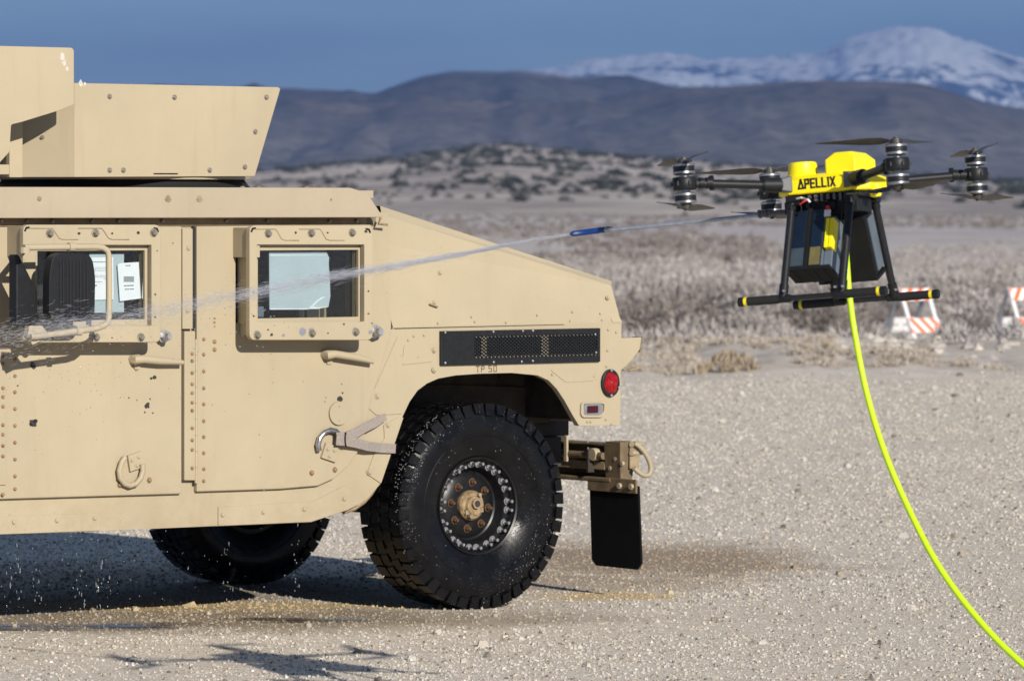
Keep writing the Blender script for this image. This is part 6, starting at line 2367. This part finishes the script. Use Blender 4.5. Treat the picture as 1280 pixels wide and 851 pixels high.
# ------------------------------------------------------------------ water
def build_water():
    r = np.random.default_rng(5)
    path = [NOZ, at(640, 305.0, 16.78), at(560, 320.5, 17.05), at(475, 335.0, 17.35), at(390, 350.5, 17.7), at(300, 368, 18.05), at(200, 387.0, 18.5), at(110, 402.0, 18.9), at(40, 414.0, 19.2), at(-60, 433, 19.6), at(-170, 458, 20.1)]
    cp = catmull([Vector(p) for p in path], 30)
    C = np.array([p[:] for p in cp])
    T = np.gradient(C, axis=0)
    T /= np.linalg.norm(T, axis=1)[:, None]
    m = len(C)
    Vs, Fs = [], []
    up = np.array([0, 0, 1.0])
    def streak(p, d, L, w):
        nrm = np.array(sd[:]) + r.normal(0, 0.45, 3)
        s = np.cross(d, nrm); s /= np.linalg.norm(s)
        a0, a1 = p - d * L * .5, p + d * L * .5
        Vs.append(np.array([a0, p + s * w, p - s * w, a1]))
        Fs.append(np.array([(0, 1, 2), (3, 2, 1)]) + streak.n)
        streak.n += 4
    streak.n = 0
    N = 14000
    for k in range(N):
        u = r.uniform(0, 1) ** 1.0
        i = int(u * (m - 1))
        t = i / (m - 1)
        sig = 0.0020 + 0.036 * t ** 1.5
        side = np.cross(T[i], up); side /= np.linalg.norm(side)
        upv = np.cross(side, T[i])
        g = r.normal(0, 1, 2) * np.where(r.uniform() < 0.35 * t, 2.8, 0.9)
        fil = 0.6 * math.sin(40 * t + 3 * (k % 5)) * sig + (k % 5 - 2) * 0.35 * sig
        p = C[i] + side * (g[0] * sig) + upv * (g[1] * sig * 0.62 + fil) - up * (abs(g[0]) * sig * 0.25)
        d = T[i] + r.normal(0, 0.03 + 0.10 * t, 3)
        d /= np.linalg.norm(d)
        L = r.uniform(0.02, 0.12) * (1.1 - 0.7 * t)
        w = r.uniform(0.00035, 0.00105) * (1 + 0.3 * t)
        streak(p, d, L, w)
    o = big_mesh('water_jet', np.concatenate(Vs), np.concatenate(Fs), 'spray')
    tag(o, 'jet of white water spraying from the blue lance nozzle past the truck windows', 'water jet')
    # falling drops and dribbles under the sill
    bm = bmesh.new()
    bmesh.ops.create_icosphere(bm, subdivisions=1, radius=1)
    IV = np.array([v.co[:] for v in bm.verts]); IF = np.array([[v.index for v in f.verts] for f in bm.faces])
    bm.free()
    Vs, Fs, n = [], [], 0
    pts = []
    runs = [(22, 680), (97, 676), (122, 672), (282, 664), (371, 654), (12, 690), (45, 690), (130, 690)]
    for px, py in runs:
        d0 = (TM @ Vector((P(px, py, YQ - 0.01)[0], YQ - 0.01, P(px, py, YQ - 0.01)[1])))
        for k in range(r.integers(10, 20)):
            f = r.uniform(0, 1)
            pts.append((d0.x + r.normal(0, 0.006 + 0.02 * f), d0.y + r.normal(0, 0.01), max(0.01, d0.z - 0.36 * f), r.uniform(0.0010, 0.0026), r.uniform(1, 7.0)))
    for k in range(150):
        px = abs(r.normal(0, 1)) * 190 - 20
        py = r.uniform(640, 765)
        d = r.uniform(19.3, 21.8)
        q = at(px, py, d)
        if q.z > 0.02:
            pts.append((q.x, q.y, q.z, r.uniform(0.0009, 0.0025), r.uniform(1, 1.8)))
    for k in range(260):
        i = r.integers(int(m * 0.45), m)
        q = C[i]
        pts.append((q[0] + r.normal(0, .08), q[1] + r.normal(0, .2), q[2] - abs(r.normal(0, 0.22)), r.uniform(0.0010, 0.0026), 1.3))
    for px, py in ((735, 537), (735, 552), (735, 560), (756, 540), (756, 552), (729, 545)):
        q = P(px, py, YQ - 0.02)
        w = TM @ Vector((q[0], YQ - 0.02, q[1]))
        pts.append((w.x, w.y, w.z, 0.003, 2.2))
    for x, y, z, s, st in pts:
        Vs.append(IV * np.array([s, s, s * st]) + np.array([x, y, z]))
        Fs.append(IF + n)
        n += len(IV)
    o = big_mesh('water_drops', np.concatenate(Vs), np.concatenate(Fs), 'droplet', smooth=True)
    tag(o, 'water drops falling below the truck side', None, None, 'stuff')
    # wet beads on the near tyre
    Vs, Fs, n = [], [], 0
    wc = TM @ Vector((0, 0.91, 0.4655))
    Rm = TM.to_3x3()
    for k in range(300):
        u = r.uniform()
        if u < 0.5:
            t = r.normal(2.55, 0.33); rr = r.uniform(0.395, 0.468); y = 0.158 if rr < 0.42 else r.uniform(0.10, 0.155)
            if rr > .42: rr = 0.4725
        elif u < 0.8:
            t = r.normal(-0.75, 0.42); rr = r.uniform(0.31, 0.42); y = 0.158
        else:
            t = r.uniform(0, 6.28); rr = r.uniform(0.25, 0.42); y = float(np.interp(rr, [0.24, .275, .32, .36, .42], [.129, .143, .154, .158, .148]))
        # truck frame: +x forward is to the left in the photograph
        q = wc + Rm @ Vector((-rr * math.cos(t), y, rr * math.sin(t)))
        s = r.uniform(0.0012, 0.0030)
        Vs.append(IV * np.array([s, s, s * 1.2]) + np.array(q[:]))
        Fs.append(IF + n)
        n += len(IV)
    o = big_mesh('water_beads', np.concatenate(Vs), np.concatenate(Fs), 'droplet', smooth=True)
    tag(o, 'beads of water clinging to the near rear tyre', None, None, 'stuff')
    # puddle along the wet strip
    def puddle(cx, cy, rx, ry, seed, n=64, rot=0):
        V = [(cx, cy, 0)]
        for i in range(n):
            t = 2 * math.pi * i / n
            k = 0.55 + 0.75 * fbm(np.array([math.cos(t) * 1.6 + seed]), np.array([math.sin(t) * 1.6 + 5]), 4, seed)[0]
            V.append((cx + rx * k * math.cos(t), cy + ry * k * math.sin(t), 0))
        return V
    mb = MB()
    for cx, cy, rx, ry, s in ((-1.95, 21.55, 0.62, 0.16, 2), (-0.98, 21.95, 0.42, 0.10, 9), (-1.5, 21.75, 0.24, 0.07, 4)):
        V = puddle(cx, cy, rx, ry, s)
        zz = float(ground_z(cx, cy)) + 0.009
        mb.add([(x, y, zz) for x, y, _ in V], [(0, i, i % 64 + 1) for i in range(1, 65)])
    o = mb.build('puddle', 'puddle_water', None, fix=False)
    tag(o, 'shallow puddles of wash water on the gravel beside the truck', None, None, 'structure')


build_water()


# ------------------------------------------------------------------ striped barricades
def build_barricade(loc, rz, label):
    b = empty('barricade', loc, (0, 0, rz))
    b.scale = (1.08, 1.08, 1.08)
    tag(b, label, 'barricade', 'striped barricades by the brush')
    W, Hh, S = 0.62, 1.0, 0.44           # half spread at the foot
    for sy in (-1, 1):
        n = Vector((0, -sy * S, Hh)).normalized()          # leaning up to the ridge
        foot = lambda x, f: Vector((x, sy * S * (1 - f), Hh * f))
        for sx in (-1, 1):
            x = sx * W / 2
            mb = MB()
            p, q = foot(x, 0), foot(x, 1.0)
            o = Vector((0.0, sy * Hh, S)).normalized() * 0.022
            w = Vector((0.034, 0, 0))
            mb.hexa([p - w - o, p + w - o, p + w + o, p - w + o, q - w - o, q + w - o, q + w + o, q - w + o])
            mb.build('leg', 'barricade_white' if sy < 0 else 'steel_grey', b, bevel=0.004)
        o = Vector((0.0, sy * Hh, S)).normalized()
        for f0, f1, nm in ((0.78, 0.98, 'top_board'), (0.24, 0.48, 'lower_board')):
            if sy > 0 and nm == 'top_board':
                continue
            lo, hi = foot(0, f0), foot(0, f1)
            e = Vector((W / 2 + 0.036, 0, 0))
            a = o * 0.024
            bb = o * 0.040
            mb = MB().hexa([lo - e + a, lo + e + a, lo + e + bb, lo - e + bb, hi - e + a, hi + e + a, hi + e + bb, hi - e + bb])
            bd = mb.build(nm, 'barricade_white', b, bevel=0.003)
            # slanted orange bands on the outer face
            mb = MB()
            if sy < 0:
                L = W + 0.07
                hgt = (hi - lo).length
                u = (hi - lo).normalized()
                k = -L / 2 - hgt
                slant = 0.85 if nm == 'lower_board' else -0.85
                while k < L / 2 + hgt:
                    poly = []
                    pts = [(k, 0), (k + 0.11, 0), (k + 0.11 - hgt * slant, hgt), (k - hgt * slant, hgt)]
                    # clip in x by sampling the band as thin rows
                    rows = 6
                    for r_ in range(rows):
                        h0, h1 = hgt * r_ / rows, hgt * (r_ + 1) / rows
                        xs = [k - h0 * slant, k + 0.11 - h0 * slant, k + 0.11 - h1 * slant, k - h1 * slant]
                        xs = [max(-L / 2, min(L / 2, v)) for v in xs]
                        if xs[1] - xs[0] < 1e-4 and xs[2] - xs[3] < 1e-4:
                            continue
                        ps = [lo + Vector((xs[0], 0, 0)) + u * h0 + o * 0.0425, lo + Vector((xs[1], 0, 0)) + u * h0 + o * 0.0425,
                              lo + Vector((xs[2], 0, 0)) + u * h1 + o * 0.0425, lo + Vector((xs[3], 0, 0)) + u * h1 + o * 0.0425]
                        mb.add(ps, [(0, 1, 2, 3)])
                    if mb.v:
                        mb.build('orange_stripe', 'barricade_orange', bd, fix=False)
                    mb = MB()
                    k += 0.235
            else:
                for x0, x1 in ((-0.20, -0.06), (0.05, 0.19)):
                    ps = [foot(x0, .35) + o * .0425, foot(x1, .35) + o * .0425, foot(x1, .38) + o * .0425, foot(x0, .38) + o * .0425]
                    mb.add(ps, [(0, 1, 2, 3)])
                    ps = [foot(x0, .35) - o * -.022, foot(x1, .35) - o * -.022, foot(x1, .38) - o * -.022, foot(x0, .38) - o * -.022]
                    mb.add(ps, [(0, 1, 2, 3)])
                mb.build('board_marks', 'print_grey', bd, fix=False)
    return b


for px, d, rz, lab in ((1141, 92, R(38), 'orange and white striped barricade behind the right end of the drone skids'),
                       (1277, 92, R(38), 'striped barricade cut off by the right edge of the photo')):
    x = (px - 640) / F_PX * d
    build_barricade((x, d, float(ground_z(x, d)) - 0.05), rz, lab)

# ------------------------------------------------------------------ air
a = Mat('haze_air')
a.t.nodes.remove(a.b)
pv = a.n('ShaderNodeVolumePrincipled')
pv.inputs['Color'].default_value = (0.19, 0.38, 0.86, 1)
pv.inputs['Density'].default_value = 8.0e-5
pv.inputs['Anisotropy'].default_value = 0.15
a.l(pv.outputs[0], a.out.inputs['Volume'])
M['haze_air'] = a.m
hz = MB().box(-23600, 23600, -23600, 23600, -4.5, 790).build('haze', 'haze_air', None)
tag(hz, 'thin blue air between the lot and the far hills', None, None, 'stuff')
